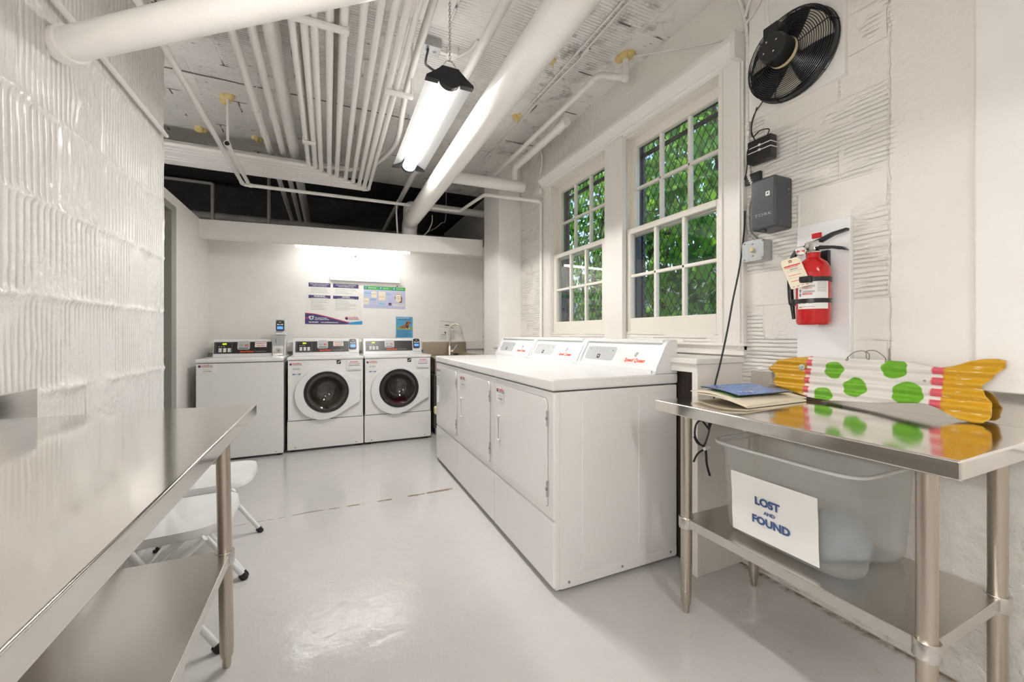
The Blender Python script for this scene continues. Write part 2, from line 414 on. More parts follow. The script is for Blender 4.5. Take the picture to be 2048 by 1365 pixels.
class MB:
    def __init__(s, *mats):
        s.bm = bmesh.new(); s.mats = list(mats); s.i = 0; s.bev = False
    def use(s, m):
        if m not in s.mats: s.mats.append(m)
        s.i = s.mats.index(m); return s
    def _f(s, vs):
        try: f = s.bm.faces.new(vs)
        except ValueError: return None
        f.material_index = s.i; return f
    def box(s, x0, x1, y0, y1, z0, z1, bev=0, seg=2, M=None):
        P = [Vector((x, y, z)) for z in (z0, z1) for y in (y0, y1) for x in (x0, x1)]
        if M: P = [M @ p for p in P]
        v = [s.bm.verts.new(p) for p in P]
        fs = [s._f([v[i] for i in q]) for q in ((0, 2, 3, 1), (4, 5, 7, 6), (0, 1, 5, 4), (2, 6, 7, 3), (0, 4, 6, 2), (1, 3, 7, 5))]
        if bev:
            s.bev = True
            es = {e for f in fs for e in f.edges}
            bmesh.ops.bevel(s.bm, geom=list(es), offset=bev, segments=seg, affect='EDGES', profile=.5, clamp_overlap=True)
        return s
    def prism(s, pts, h0, h1, M=None, bev=0, seg=2):
        """Polygon in local xy extruded along local z."""
        a = [Vector((p[0], p[1], h0)) for p in pts]; b = [Vector((p[0], p[1], h1)) for p in pts]
        if M: a = [M @ p for p in a]; b = [M @ p for p in b]
        va = [s.bm.verts.new(p) for p in a]; vb = [s.bm.verts.new(p) for p in b]
        n = len(pts); fs = [s._f(va[::-1]), s._f(vb)]
        for i in range(n): fs.append(s._f([va[i], va[(i+1) % n], vb[(i+1) % n], vb[i]]))
        if bev:
            s.bev = True
            es = [e for e in fs[1].edges]
            bmesh.ops.bevel(s.bm, geom=es, offset=bev, segments=seg, affect='EDGES', profile=.5, clamp_overlap=True)
        return s
    def poly(s, pts, M=None, h=0):
        v = [Vector((p[0], p[1], p[2] if len(p) > 2 else h)) for p in pts]
        if M: v = [M @ p for p in v]
        s._f([s.bm.verts.new(p) for p in v]); return s
    def rect(s, x0, x1, y0, y1, h, M): return s.poly([(x0, y0), (x1, y0), (x1, y1), (x0, y1)], M, h)
    def tube(s, pts, r, n=10, closed=False, caps=True):
        pts = [Vector(p) for p in pts]; m = len(pts)
        rr = r if hasattr(r, '__len__') else [r]*m
        rings = []; up = None
        for i, p in enumerate(pts):
            if closed: d = pts[(i+1) % m] - pts[i-1]
            else: d = pts[min(i+1, m-1)] - pts[max(i-1, 0)]
            d.normalize()
            if up is None:
                up = d.orthogonal().normalized()
            else:
                up = up - d*up.dot(d)
                up = up.normalized() if up.length > 1e-6 else d.orthogonal().normalized()
            w = d.cross(up)
            k = 1.0
            if (closed or 0 < i < m-1):
                a = (pts[i]-pts[i-1]).normalized(); b = (pts[(i+1) % m]-pts[i]).normalized()
                c = max(.5, math.sqrt(max(0, (1+a.dot(b))/2))); k = 1/c if c < .999 else 1
            rings.append([s.bm.verts.new(p + (up*math.cos(t) + w*math.sin(t))*rr[i]*(1+(k-1)*.5)) for t in [2*PI*j/n for j in range(n)]])
        for i in range(m if closed else m-1):
            A, B = rings[i], rings[(i+1) % m]
            off = 0
            if closed and i == m-1:
                off = min(range(n), key=lambda o: (A[0].co-B[o].co).length)
            for j in range(n): s._f([A[j], A[(j+1) % n], B[(j+1+off) % n], B[(j+off) % n]])
        if caps and not closed: s._f(rings[0][::-1]); s._f(rings[-1])
        return s
    def lathe(s, prof, M=None, n=28, a0=0, a1=2*PI):
        """Profile of (radius, height) turned about local z."""
        full = abs(a1-a0-2*PI) < 1e-6
        cnt = n if full else n+1
        R = []
        for r, h in prof:
            if r < 1e-6 and full:
                p = Vector((0, 0, h)); R.append([s.bm.verts.new(M @ p if M else p)])
            else:
                ring = []
                for j in range(cnt):
                    t = a0+(a1-a0)*j/n; p = Vector((r*math.cos(t), r*math.sin(t), h)); ring.append(s.bm.verts.new(M @ p if M else p))
                R.append(ring)
        for A, B in zip(R, R[1:]):
            for j in range(n):
                j2 = (j+1) % cnt
                if len(A) == 1 and len(B) == 1: continue
                if len(A) == 1: s._f([A[0], B[j2], B[j]])
                elif len(B) == 1: s._f([A[j], A[j2], B[0]])
                else: s._f([A[j], A[j2], B[j2], B[j]])
        return s
    def disc(s, cx, cy, r, h, M, n=20):
        return s.poly([(cx+r*math.cos(2*PI*j/n), cy+r*math.sin(2*PI*j/n)) for j in range(n)], M, h)
    def grid(s, fn, nu, nv, close_u=False):
        V = [[s.bm.verts.new(fn(u, v)) for u in range(nu+(0 if close_u else 1))] for v in range(nv+1)]
        w = nu if close_u else nu+1
        for v in range(nv):
            for u in range(nu): s._f([V[v][u], V[v][(u+1) % w], V[v+1][(u+1) % w], V[v+1][u]])
        return s
    def plate_hole(s, outer, inner, h, M):
        es = []
        for loop in (outer, inner):
            v = [s.bm.verts.new(M @ Vector((p[0], p[1], h))) for p in loop]
            es += [s.bm.edges.new((v[i], v[(i+1) % len(v)])) for i in range(len(v))]
        r = bmesh.ops.triangle_fill(s.bm, use_beauty=True, use_dissolve=False, edges=es)
        for g in r['geom']:
            if isinstance(g, bmesh.types.BMFace): g.material_index = s.i
        return s
    def text(s, txt, size, M, align='CENTER', bold=0.0, stretch=1.0, shear=0, depth=0):
        cu = bpy.data.curves.new('lettering', 'FONT'); cu.body = txt; cu.size = size; cu.align_x = align; cu.align_y = 'CENTER'
        cu.resolution_u = 3; cu.offset = bold; cu.shear = shear; cu.extrude = depth
        o = bpy.data.objects.new('lettering', cu); COL.objects.link(o)
        dg = bpy.context.evaluated_depsgraph_get(); dg.update()
        me = bpy.data.meshes.new_from_object(o.evaluated_get(dg))
        S = Matrix.Diagonal((stretch, 1, 1, 1))
        vs = [s.bm.verts.new(M @ (S @ v.co)) for v in me.vertices]
        for p in me.polygons: s._f([vs[i] for i in p.vertices])
        bpy.data.objects.remove(o); bpy.data.curves.remove(cu); bpy.data.meshes.remove(me)
        return s
    def build(s, name, parent=None, smooth=38, base=False, fixn=True):
        if fixn: bmesh.ops.recalc_face_normals(s.bm, faces=s.bm.faces)
        off = Vector((0, 0, 0))
        if base:
            lo = [min(v.co[i] for v in s.bm.verts) for i in range(3)]; hi = [max(v.co[i] for v in s.bm.verts) for i in range(3)]
            off = Vector(((lo[0]+hi[0])/2, (lo[1]+hi[1])/2, lo[2]))
            for v in s.bm.verts: v.co -= off
        me = bpy.data.meshes.new(name); s.bm.to_mesh(me); s.bm.free()
        for m in s.mats: me.materials.append(m)
        if smooth:
            me.polygons.foreach_set('use_smooth', [True]*len(me.polygons))
            me.set_sharp_from_angle(angle=math.radians(smooth))
        o = bpy.data.objects.new(name, me); COL.objects.link(o)
        o.location = off
        if s.bev and smooth:
            w = o.modifiers.new('flat_faces', 'WEIGHTED_NORMAL'); w.keep_sharp = True; w.weight = 100
        if parent: o.parent = parent
        return o

def tag(o, label, cat, group=None):
    o['label'] = label; o['category'] = cat
    if group: o['group'] = group
    return o
def thing(name, label, cat, loc=(0, 0, 0), rz=0.0, group=None):
    o = bpy.data.objects.new(name, None); o.empty_display_size = .05; COL.objects.link(o)
    o.location = loc; o.rotation_euler = (0, 0, rz)
    return tag(o, label, cat, group)
def structure(o): o['kind'] = 'structure'; return o
def dup(root, loc, rz, label):
    def cp(o, parent):
        c = o.copy(); COL.objects.link(c); c.parent = parent
        for ch in [x for x in bpy.data.objects if x.parent == o]: cp(ch, c)
        return c
    r = cp(root, None); r.location = loc; r.rotation_euler = (0, 0, rz); r['label'] = label
    return r
def rrect(x0, x1, y0, y1, r, n=5):
    if not hasattr(r, '__len__'): r = (r,)*4
    out = []
    for (cx, cy, a, q) in ((x1, y1, 0, r[0]), (x0, y1, PI/2, r[1]), (x0, y0, PI, r[2]), (x1, y0, 3*PI/2, r[3])):
        sx = -1 if cx == x1 else 1; sy = -1 if cy == y1 else 1
        if q < 1e-6: out.append((cx, cy)); continue
        for j in range(n+1):
            t = a+PI/2*j/n; out.append((cx+sx*q+q*math.cos(t), cy+sy*q+q*math.sin(t)))
    return out
def fillet(pts, R, n=5):
    pts = [Vector(p) for p in pts]; out = [pts[0]]
    for i in range(1, len(pts)-1):
        a = (pts[i-1]-pts[i]); b = (pts[i+1]-pts[i])
        d = min(R, a.length*.48, b.length*.48)
        p0 = pts[i]+a.normalized()*d; p1 = pts[i]+b.normalized()*d
        for j in range(n+1):
            t = j/n; out.append(p0*(1-t)**2 + pts[i]*2*t*(1-t) + p1*t*t)
    return out+[pts[-1]]
def spline(pts, n=6):
    P = [Vector(p) for p in pts]; P = [P[0]*2-P[1]]+P+[P[-1]*2-P[-2]]; out = []
    for i in range(1, len(P)-2):
        for j in range(n):
            t = j/n
            out.append(.5*((2*P[i])+(P[i+1]-P[i-1])*t+(2*P[i-1]-5*P[i]+4*P[i+1]-P[i+2])*t*t+(3*P[i]-P[i-1]-3*P[i+1]+P[i+2])*t**3))
    return out+[P[-2]]
def ribbed(pts, r, pitch=.009, amp=.0016):
    """Dense points and radii for corrugated flexible conduit."""
    P = [Vector(p) for p in pts]; out = []; rad = []
    for a, b in zip(P, P[1:]):
        k = max(2, int((b-a).length/(pitch/3)))
        for j in range(k): out.append(a.lerp(b, j/k))
    out.append(P[-1])
    return out, [r+amp*(1 if i % 3 == 0 else -1 if i % 3 == 1 else 0) for i in range(len(out))]

# ------------------------------------------------------------------ the room
ZC = 2.90
structure(MB(m_floor).box(-4.2, 1.86, -2.8, 7.0, -.12, 0).build('floor', smooth=0))
structure(MB(m_ceil).box(-4.2, 2.12, -2.8, 4.95, ZC, ZC+.12).use(m_dark).box(-4.2, 2.12, 4.95, 7.1, 3.25, 3.37).box(-4.2, 2.12, 4.93, 4.97, ZC+.12, 3.27).build('ceiling', smooth=0))

def left_wall():
    """Hollow clay blocks: each with its own vertical scoring, with squeezed mortar in the courses."""
    rnd = random.Random(3)
    zb = [0.0, .31, .622, .932, 1.252, 1.565, 1.873, 2.21, 2.53, ZC]
    ya, yb, st = .9, 2.97, .0024
    ny = int((yb-ya)/st)
    rows = []
    blocks = []
    for i in range(len(zb)-1):
        z0, z1 = zb[i], zb[i+1]
        for t in (0, .006, .013, .022, .036):
            rows.append((z0+t, i))
        k = 8
        for j in range(1, k): rows.append((z0+.036+(z1-z0-.072)*j/k, i))
        for t in (.036, .022, .013, .006): rows.append((z1-t, i))
        y = ya - rnd.random()*.3; lst = []
        while y < yb:
            w = rnd.choice((.2, .31, .31, .33)); kind = rnd.random()
            lst.append((y, y+w, rnd.choice((.022, .027, .027, .033)), rnd.random()*.03, (.0048 if kind < .66 else .0016 if kind < .82 else .0003)*rnd.uniform(.8, 1.4), rnd.uniform(-.03, .03), rnd.uniform(-.0015, .0025)))
            y += w
        blocks.append(lst)
    rows.append((ZC, len(zb)-2))
    def h(y, z, i):
        z0, z1 = zb[i], zb[i+1]
        b = next((q for q in blocks[i] if q[0] <= y < q[1]), blocks[i][-1])
        yy = y+b[5]*(z-z0)+.004*noise.noise(Vector((y*3, z*5, i)))
        ph = ((yy-b[3]) % b[2])-b[2]/2
        n1 = noise.noise(Vector((y*6, z*6, 1.7))); n2 = noise.noise(Vector((y*30, z*30, 5.1)))
        n3 = noise.noise(Vector((y*75, z*75, 9.1)))
        wv = .0038*(1+.5*n2)
        d = -b[4]*2.0*math.exp(-(ph/wv)**2)*(1 if n1 > -.28 else .2)
        d += b[6]+.0007*n2
        if b[4] < .002: d += .0022*max(0, n2)+.0012*n3+.002*n1
        if n1 > .36: d += (n1-.36)*.02*(.5+n3)
        e = min(z-z0, z1-z)
        zz = z0 if z-z0 < z1-z else z1
        ridge = noise.noise(Vector((y*9, zz*7, 2.2))); r2 = noise.noise(Vector((y*34, z*34, 3.3)))
        wid = .014*(1+.6*ridge)
        d = d*min(1, e/.024)+(.0055+.009*max(-.5, ridge)+.006*r2+.002*n3)*math.exp(-(e/wid)**2)
        eb = min(y-b[0], b[1]-y)
        d += (.002*n1-.002)*math.exp(-(eb/.006)**2)
        return d
    mb = MB(m_block)
    mb.grid(lambda u, v: Vector((-.87+h(ya+(yb-ya)*u/ny, *rows[v]), ya+(yb-ya)*u/ny, rows[v][0])), ny, len(rows)-1)
    mb.box(-1.12, -.885, -2.8, 2.965, 0, ZC)
    mb.box(-.9, -.869, -2.8, ya, 0, ZC)
    return structure(mb.build('wall_left', smooth=55, fixn=True))
left_wall()

OPEN = [(1.445, 2.235), (2.43, 3.22)]; WZ = (1.13, 2.48)
mb = MB(m_right)
mb.box(1.86, 2.03, -2.8, 1.445, 0, ZC).box(1.86, 2.03, 3.22, 7.0, 0, ZC)
mb.box(1.86, 2.03, 1.445, 3.22, 0, WZ[0]).box(1.86, 2.03, 1.445, 3.22, WZ[1], ZC).box(1.86, 2.03, 2.235, 2.43, *WZ)
mb.use(m_paint).box(1.848, 1.862, -2.8, .558, .78, ZC, .006)
structure(mb.build('wall_right', smooth=0))
structure(MB(m_paint).box(-1.12, 1.86, 5.05, 5.15, 0, 2.12).build('wall_back', smooth=0))
structure(MB(m_paint).box(-1.12, 1.86, -2.9, -2.8, 0, ZC).build('wall_rear', smooth=0))
# partition with the door, its top open to the unlit space
mb = MB(m_paint)
mb.box(-1.24, -1.12, 4.0, 5.15, 0, 2.225).box(-1.24, -1.12, 2.965, 4.0, 2.13, 2.225).box(-1.24, -1.12, 2.965, 3.02, 0, 2.13)
structure(mb.build('wall_partition', smooth=0))
d1 = thing('door_1', 'dark olive door in a grey metal frame at the end of the block wall', 'door'); structure(d1)
for k_ in ('label', 'category'): del d1[k_]
MB(m_doordark).box(-1.235, -1.19, 3.055, 3.93, .01, 2.075).build('door_leaf', d1, 0)
mb = MB(m_doorgrey)
mb.box(-1.25, -1.105, 3.93, 4.035, 0, 2.135, .004).box(-1.25, -1.105, 3.0, 3.055, 0, 2.135, .004).box(-1.25, -1.105, 3.055, 3.93, 2.08, 2.135, .004)
mb.build('door_frame', d1)
MB(m_brass).lathe([(0, .03), (.02, .03), (.026, .015), (.012, 0), (.012, -.02)], fr((-1.165, 3.87, .97), (0, 1, 0), (0, 0, 1)), 14).build('door_knob', d1)
structure(MB(m_dark).box(-4.2, 2.12, 7.0, 7.1, 0, 3.3).build('wall_far', smooth=0))
structure(MB(m_dark).box(-4.2, -4.1, 2.9, 7.0, 0, 3.3).build('wall_far_left', smooth=0))
structure(MB(m_dark).box(-4.2, -1.12, 2.85, 2.96, 0, 3.0).build('wall_near_left', smooth=0))
structure(MB(m_dark).box(1.86, 2.12, 5.15, 7.0, ZC, 3.3).build('wall_far_right', smooth=0))
# pier in the corner, fascia board and an added, unseen soffit over the washers
structure(MB(m_paint).box(1.607, 1.861, 3.87, 4.31, 0, ZC+.005, .006).build('wall_pier'))
F0, F1 = Vector((-1.12, 4.71, 0)), Vector((1.63, 4.415, 0))
fx = (F1-F0).normalized()
MF = fr((F0.x, F0.y, 0), fx, (0, 0, 1))
mb = MB(m_paint)
mb.box(0, (F1-F0).length, 2.04, 2.218, -.02, 0, .002, M=MF)
mb.use(m_wood).box(0, (F1-F0).length, 2.032, 2.044, -.024, .004, .002, M=MF)
structure(mb.build('trim_1'))
mb = MB(m_paint)
mb.prism([(-1.12, 4.73), (1.61, 4.437), (1.86, 4.40), (1.86, 5.06), (-1.12, 5.06)], 2.12, 2.14)  # unseen panel added to stop the strip light leaking upward
structure(mb.build('trim_light_stop', smooth=0))
structure(MB(m_wood).box(-1.12, 1.86, 5.012, 5.052, .93, 1.035, .003).build('trim_3'))

# window trim: casings, mullion post, crown, apron, ledge behind the dryers
mb = MB(m_wood)
def casing(y0, y1):
    mb.box(1.832, 1.862, y0, y1, 1.045, 2.485, .003)
    mb.box(1.824, 1.835, y0+.012, y0+.03, 1.05, 2.48, .003).box(1.824, 1.835, y1-.03, y1-.012, 1.05, 2.48, .003)
casing(1.322, 1.462); casing(3.20, 3.325)
mb.box(1.826, 1.862, 2.203, 2.40, 1.045, 2.485, .004)
mb.box(1.86, 1.958, 2.235, 2.43, 1.13, 2.48)
structure(mb.build('trim_4'))
mb = MB(m_wood)
prof = [(1.862, 2.47), (1.835, 2.47), (1.835, 2.488), (1.822, 2.496), (1.822, 2.508), (1.80, 2.52), (1.783, 2.545), (1.775, 2.55), (1.775, 2.575), (1.862, 2.575)]
mb.prism(prof, -3.335, -1.335, fr((0, 0, 0), (1, 0, 0), (0, 0, 1)))
mb.box(1.765, 1.862, 1.318, 1.345, 2.455, 2.585, .003)
structure(mb.build('trim_5', smooth=30))
mb = MB(m_wood)
mb.box(1.835, 1.862, 1.322, 3.325, 1.02, 1.075, .004).box(1.815, 1.862, 1.31, 3.335, 1.066, 1.08, .004)
structure(mb.build('trim_6'))
mb = MB(m_wood)
mb.box(1.535, 1.862, 1.335, 3.86, .985, 1.012, .005).box(1.548, 1.862, 1.345, 3.86, .945, .986, .003)
mb.box(1.553, 1.862, 1.345, 1.372, .0, .95, .004).box(1.548, 1.575, 1.342, 1.375, 0, .95, .003)
mb.use(m_darkvoid).box(1.605, 1.63, 1.372, 3.86, .002, .945)  # dark board painted for the shaded void behind the dryers
structure(mb.build('trim_7'))

def window(idx, y0, y1, dark):
    r = bpy.data.objects.new('window_%d' % idx, None); COL.objects.link(r); structure(r)
    r.location = (1.9, (y0+y1)/2, WZ[0]); ox, oy, oz = r.location
    def B(mb, name): return mb.build(name, r, 30)
    L = (y0+.012, y1-.012)
    def sash(x0, x1, za, zb, rail_b, rail_t, name):
        mb = MB(m_trimcream)
        ya, yb = L; st = .048; t = .02
        bx = lambda a, b, c, d: mb.box(x0-ox, x1-ox, a-oy, b-oy, c-oz, d-oz, .003)
        bx(ya, ya+st, za, zb); bx(yb-st, yb, za, zb); bx(ya+st, yb-st, za, za+rail_b); bx(ya+st, yb-st, zb-rail_t, zb)
        gy0, gy1, gz0, gz1 = ya+st, yb-st, za+rail_b, zb-rail_t
        for k in (1, 2):
            y = gy0+(gy1-gy0)*k/3; mb.box(x0+.004-ox, x1-.004-ox, y-t/2-oy, y+t/2-oy, gz0-oz, gz1-oz, .004)
        zm = (gz0+gz1)/2; mb.box(x0+.004-ox, x1-.004-ox, gy0-oy, gy1-oy, zm-t/2-oz, zm+t/2-oz, .004)
        B(mb, name)
        xm = (x0+x1)/2
        MB(m_glass).poly([(xm-ox, gy0-oy, gz0-oz), (xm-ox, gy1-oy, gz0-oz), (xm-ox, gy1-oy, gz1-oz), (xm-ox, gy0-oy, gz1-oz)]).build(name.replace('sash', 'glass'), r, 0)
    sash(1.872, 1.91, 1.135, 1.842, .098, .036, 'lower_sash')
    sash(1.918, 1.955, 1.80, 2.468, .036, .06, 'upper_sash')
    mb = MB(m_trimcream)
    for (a, b) in ((y0, y0+.014), (y1-.014, y1)): mb.box(1.862-ox, 1.957-ox, a-oy, b-oy, 0, WZ[1]-oz)
    mb.box(1.862-ox, 2.0-ox, y0-oy, y1-oy, WZ[1]-.014-oz, WZ[1]-oz).box(1.862-ox, 2.03-ox, y0-oy, y1-oy, -.004, .012)
    B(mb, 'window_frame')
    mb = MB(m_box)
    for (a, b) in ((y0, y0+.02), (y1-.03, y1)): mb.box(1.957-ox, 2.035-ox, a-oy, b-oy, 0, WZ[1]-oz)
    mb.box(1.957-ox, 2.035-ox, y0-oy, y1-oy, WZ[1]-.03-oz, WZ[1]-oz)
    B(mb, 'outer_frame')
for i_, (a, b) in enumerate(OPEN): window(2-i_, a, b, i_)

# ------------------------------------------------------------------ outside the windows
structure(MB(m_ext).box(2.03, 6.5, -.5, 9, .55, .6).build('floor_outside', smooth=0))
structure(MB(m_ext).box(2.12, 6.5, 9, 9.1, .6, 2.2).box(6.5, 6.6, -.5, 9.1, .6, 2.4).build('wall_outside', smooth=0))
for i_, (a, b) in enumerate(OPEN):
    mb = MB(m_blackgloss)
    y0, y1, z0, z1 = a+.03, b-.03, 1.15, 2.44
    dy, dz = .052, .09
    n = int((y1-y0)/dy)+int((z1-z0)/dz)+4
    for s_ in (1, -1):
        for k in range(-n, n):
            # diagonal strands clipped to the frame
            p = []
            c = (y0 if s_ > 0 else y1)+k*dy
            for z in (z0, z1):
                p.append((c+s_*(z-z0)*dy/dz, z))
            (ya, za), (yb, zb) = p
            lo_t, hi_t = 0.0, 1.0
            d = yb-ya
            for bound, sg in ((y0, 1), (y1, -1)):
                t = (bound-ya)/d
                if (d > 0) == (sg > 0): lo_t = max(lo_t, t)
                else: hi_t = min(hi_t, t)
            if hi_t-lo_t < .01: continue
            A = (2.008+.002*s_, ya+d*lo_t, za+(zb-za)*lo_t); B_ = (2.008+.002*s_, ya+d*hi_t, za+(zb-za)*hi_t)
            mb.tube([A, B_], .0022, 4, caps=False)
    for (p, q) in (((y0, z0), (y1, z0)), ((y0, z1), (y1, z1)), ((y0, z0), (y0, z1)), ((y1, z0), (y1, z1))):
        mb.tube([(2.008, *p), (2.008, *q)], .008, 6)
    mb.box(2.001, 2.015, y0, y1, 2.36, 2.385)
    o = mb.build('window_grille', base=True, smooth=60)
    tag(o, ('black diamond wire grille outside the near window above the dryers', 'black diamond wire grille outside the far window nearer the corner pier')[i_], 'grille')

def shrub(x, y, z0, z1, rad, n, seed, label, mleaf):
    rnd = random.Random(seed)
    r = thing('shrub', label, 'shrub', (x, y, .6))
    mb = MB(mleaf, m_leafd)
    for k in range(n):
        t = rnd.uniform(0, 2*PI); q = rad*math.sqrt(rnd.random()); zz = rnd.uniform(z0, z1)-.6
        c = Vector((q*math.cos(t), q*math.sin(t), zz)); s_ = rnd.uniform(.09, .18)
        ax = Vector((rnd.uniform(-1, 1), rnd.uniform(-1, 1), rnd.uniform(-1.1, .1))).normalized(); sd = ax.orthogonal().normalized()
        sd.rotate(Matrix.Rotation(rnd.uniform(0, 2*PI), 3, ax)); nm = ax.cross(sd)
        mb.i = 0 if rnd.random() < .7 else 1
        P = [c, c+ax*s_*.5+sd*s_*.33+nm*s_*.06, c+ax*s_, c+ax*s_*.5-sd*s_*.33+nm*s_*.06]
        v = [mb.bm.verts.new(p) for p in P]
        mb._f([v[0], v[1], v[2]]); mb._f([v[0], v[2], v[3]])
    mb.build('foliage', r, 0, fixn=False)
    mb = MB(m_bark)
    for k in range(6):
        t = rnd.uniform(0, 2*PI); q = rad*.7
        mb.tube(spline([(0, 0, 0), (q*.3*math.cos(t), q*.3*math.sin(t), (z1-.6)*.45), (q*math.cos(t), q*math.sin(t), (z1-.6)*.95)], 4), [.018]*5+[.01]*4, 6)
    mb.build('stem', r)
shrub(3.05, 2.25, .8, 4.2, .72, 1900, 1, 'green leafy shrub close outside the near window', m_leaf)
shrub(3.45, 3.5, .8, 4.4, .72, 1900, 2, 'green shrub outside, seen through the middle panes of the near window', m_leaf)
shrub(3.5, 4.95, .8, 4.0, .7, 1500, 3, 'green shrub outside, seen through the far window', m_leaf)
shrub(4.75, 2.9, .8, 5.2, .85, 1500, 4, 'tall green shrub standing behind the others outside the near window', m_leafd)
shrub(4.9, 4.5, .8, 5.2, .85, 1500, 5, 'tall dark green shrub behind the others outside the far window', m_leafd)
shrub(4.7, 6.3, .8, 4.6, .85, 1300, 6, 'dark green shrub farthest outside beyond the far window', m_leafd)

# ------------------------------------------------------------------ laundry machines (front faces local -y, base at floor)
FRONT = lambda x, z, y=0: fr((x, y, z), (1, 0, 0), (0, 0, 1))
def logo_sticker(parent, x, z, y, w=.13, extra=True):
    """White service sticker: dark swirl disc, red lettering, grey contact lines."""
    M = FRONT(x, z, y)
    mb = MB(m_paper); mb.rect(0, w, -.085, 0, .0006, M)
    mb.build('service_sticker', parent, 0)
    mb = MB(m_purple)
    mb.disc(.013, -.018, .011, .0012, M, 16).use(m_redink).poly([(.013, -.018), (.024, -.018), (.021, -.010), (.013, -.007)], M, .0016)
    mb.use(m_redink).text('Scheffres', .023, M @ Matrix.Translation((.027, -.013, .0012)), 'LEFT', .0003, .92)
    mb.use(m_purple).text('LAUNDRY SERVICES', .0085, M @ Matrix.Translation((.027, -.026, .0012)), 'LEFT', .0002, 1.08)
    mb.use(m_greyink).text('For service call us at', .0085, M @ Matrix.Translation((w/2, -.046, .0012)), 'CENTER', 0, .95)
    mb.use(m_purple).text('240.380.8838', .012, M @ Matrix.Translation((w/2, -.063, .0012)), 'CENTER', .0001, .95)
    mb.use(m_greyink).rect(.008, w-.008, -.079, -.078, .0012, M)
    mb.build('sticker_lettering', parent, 0)

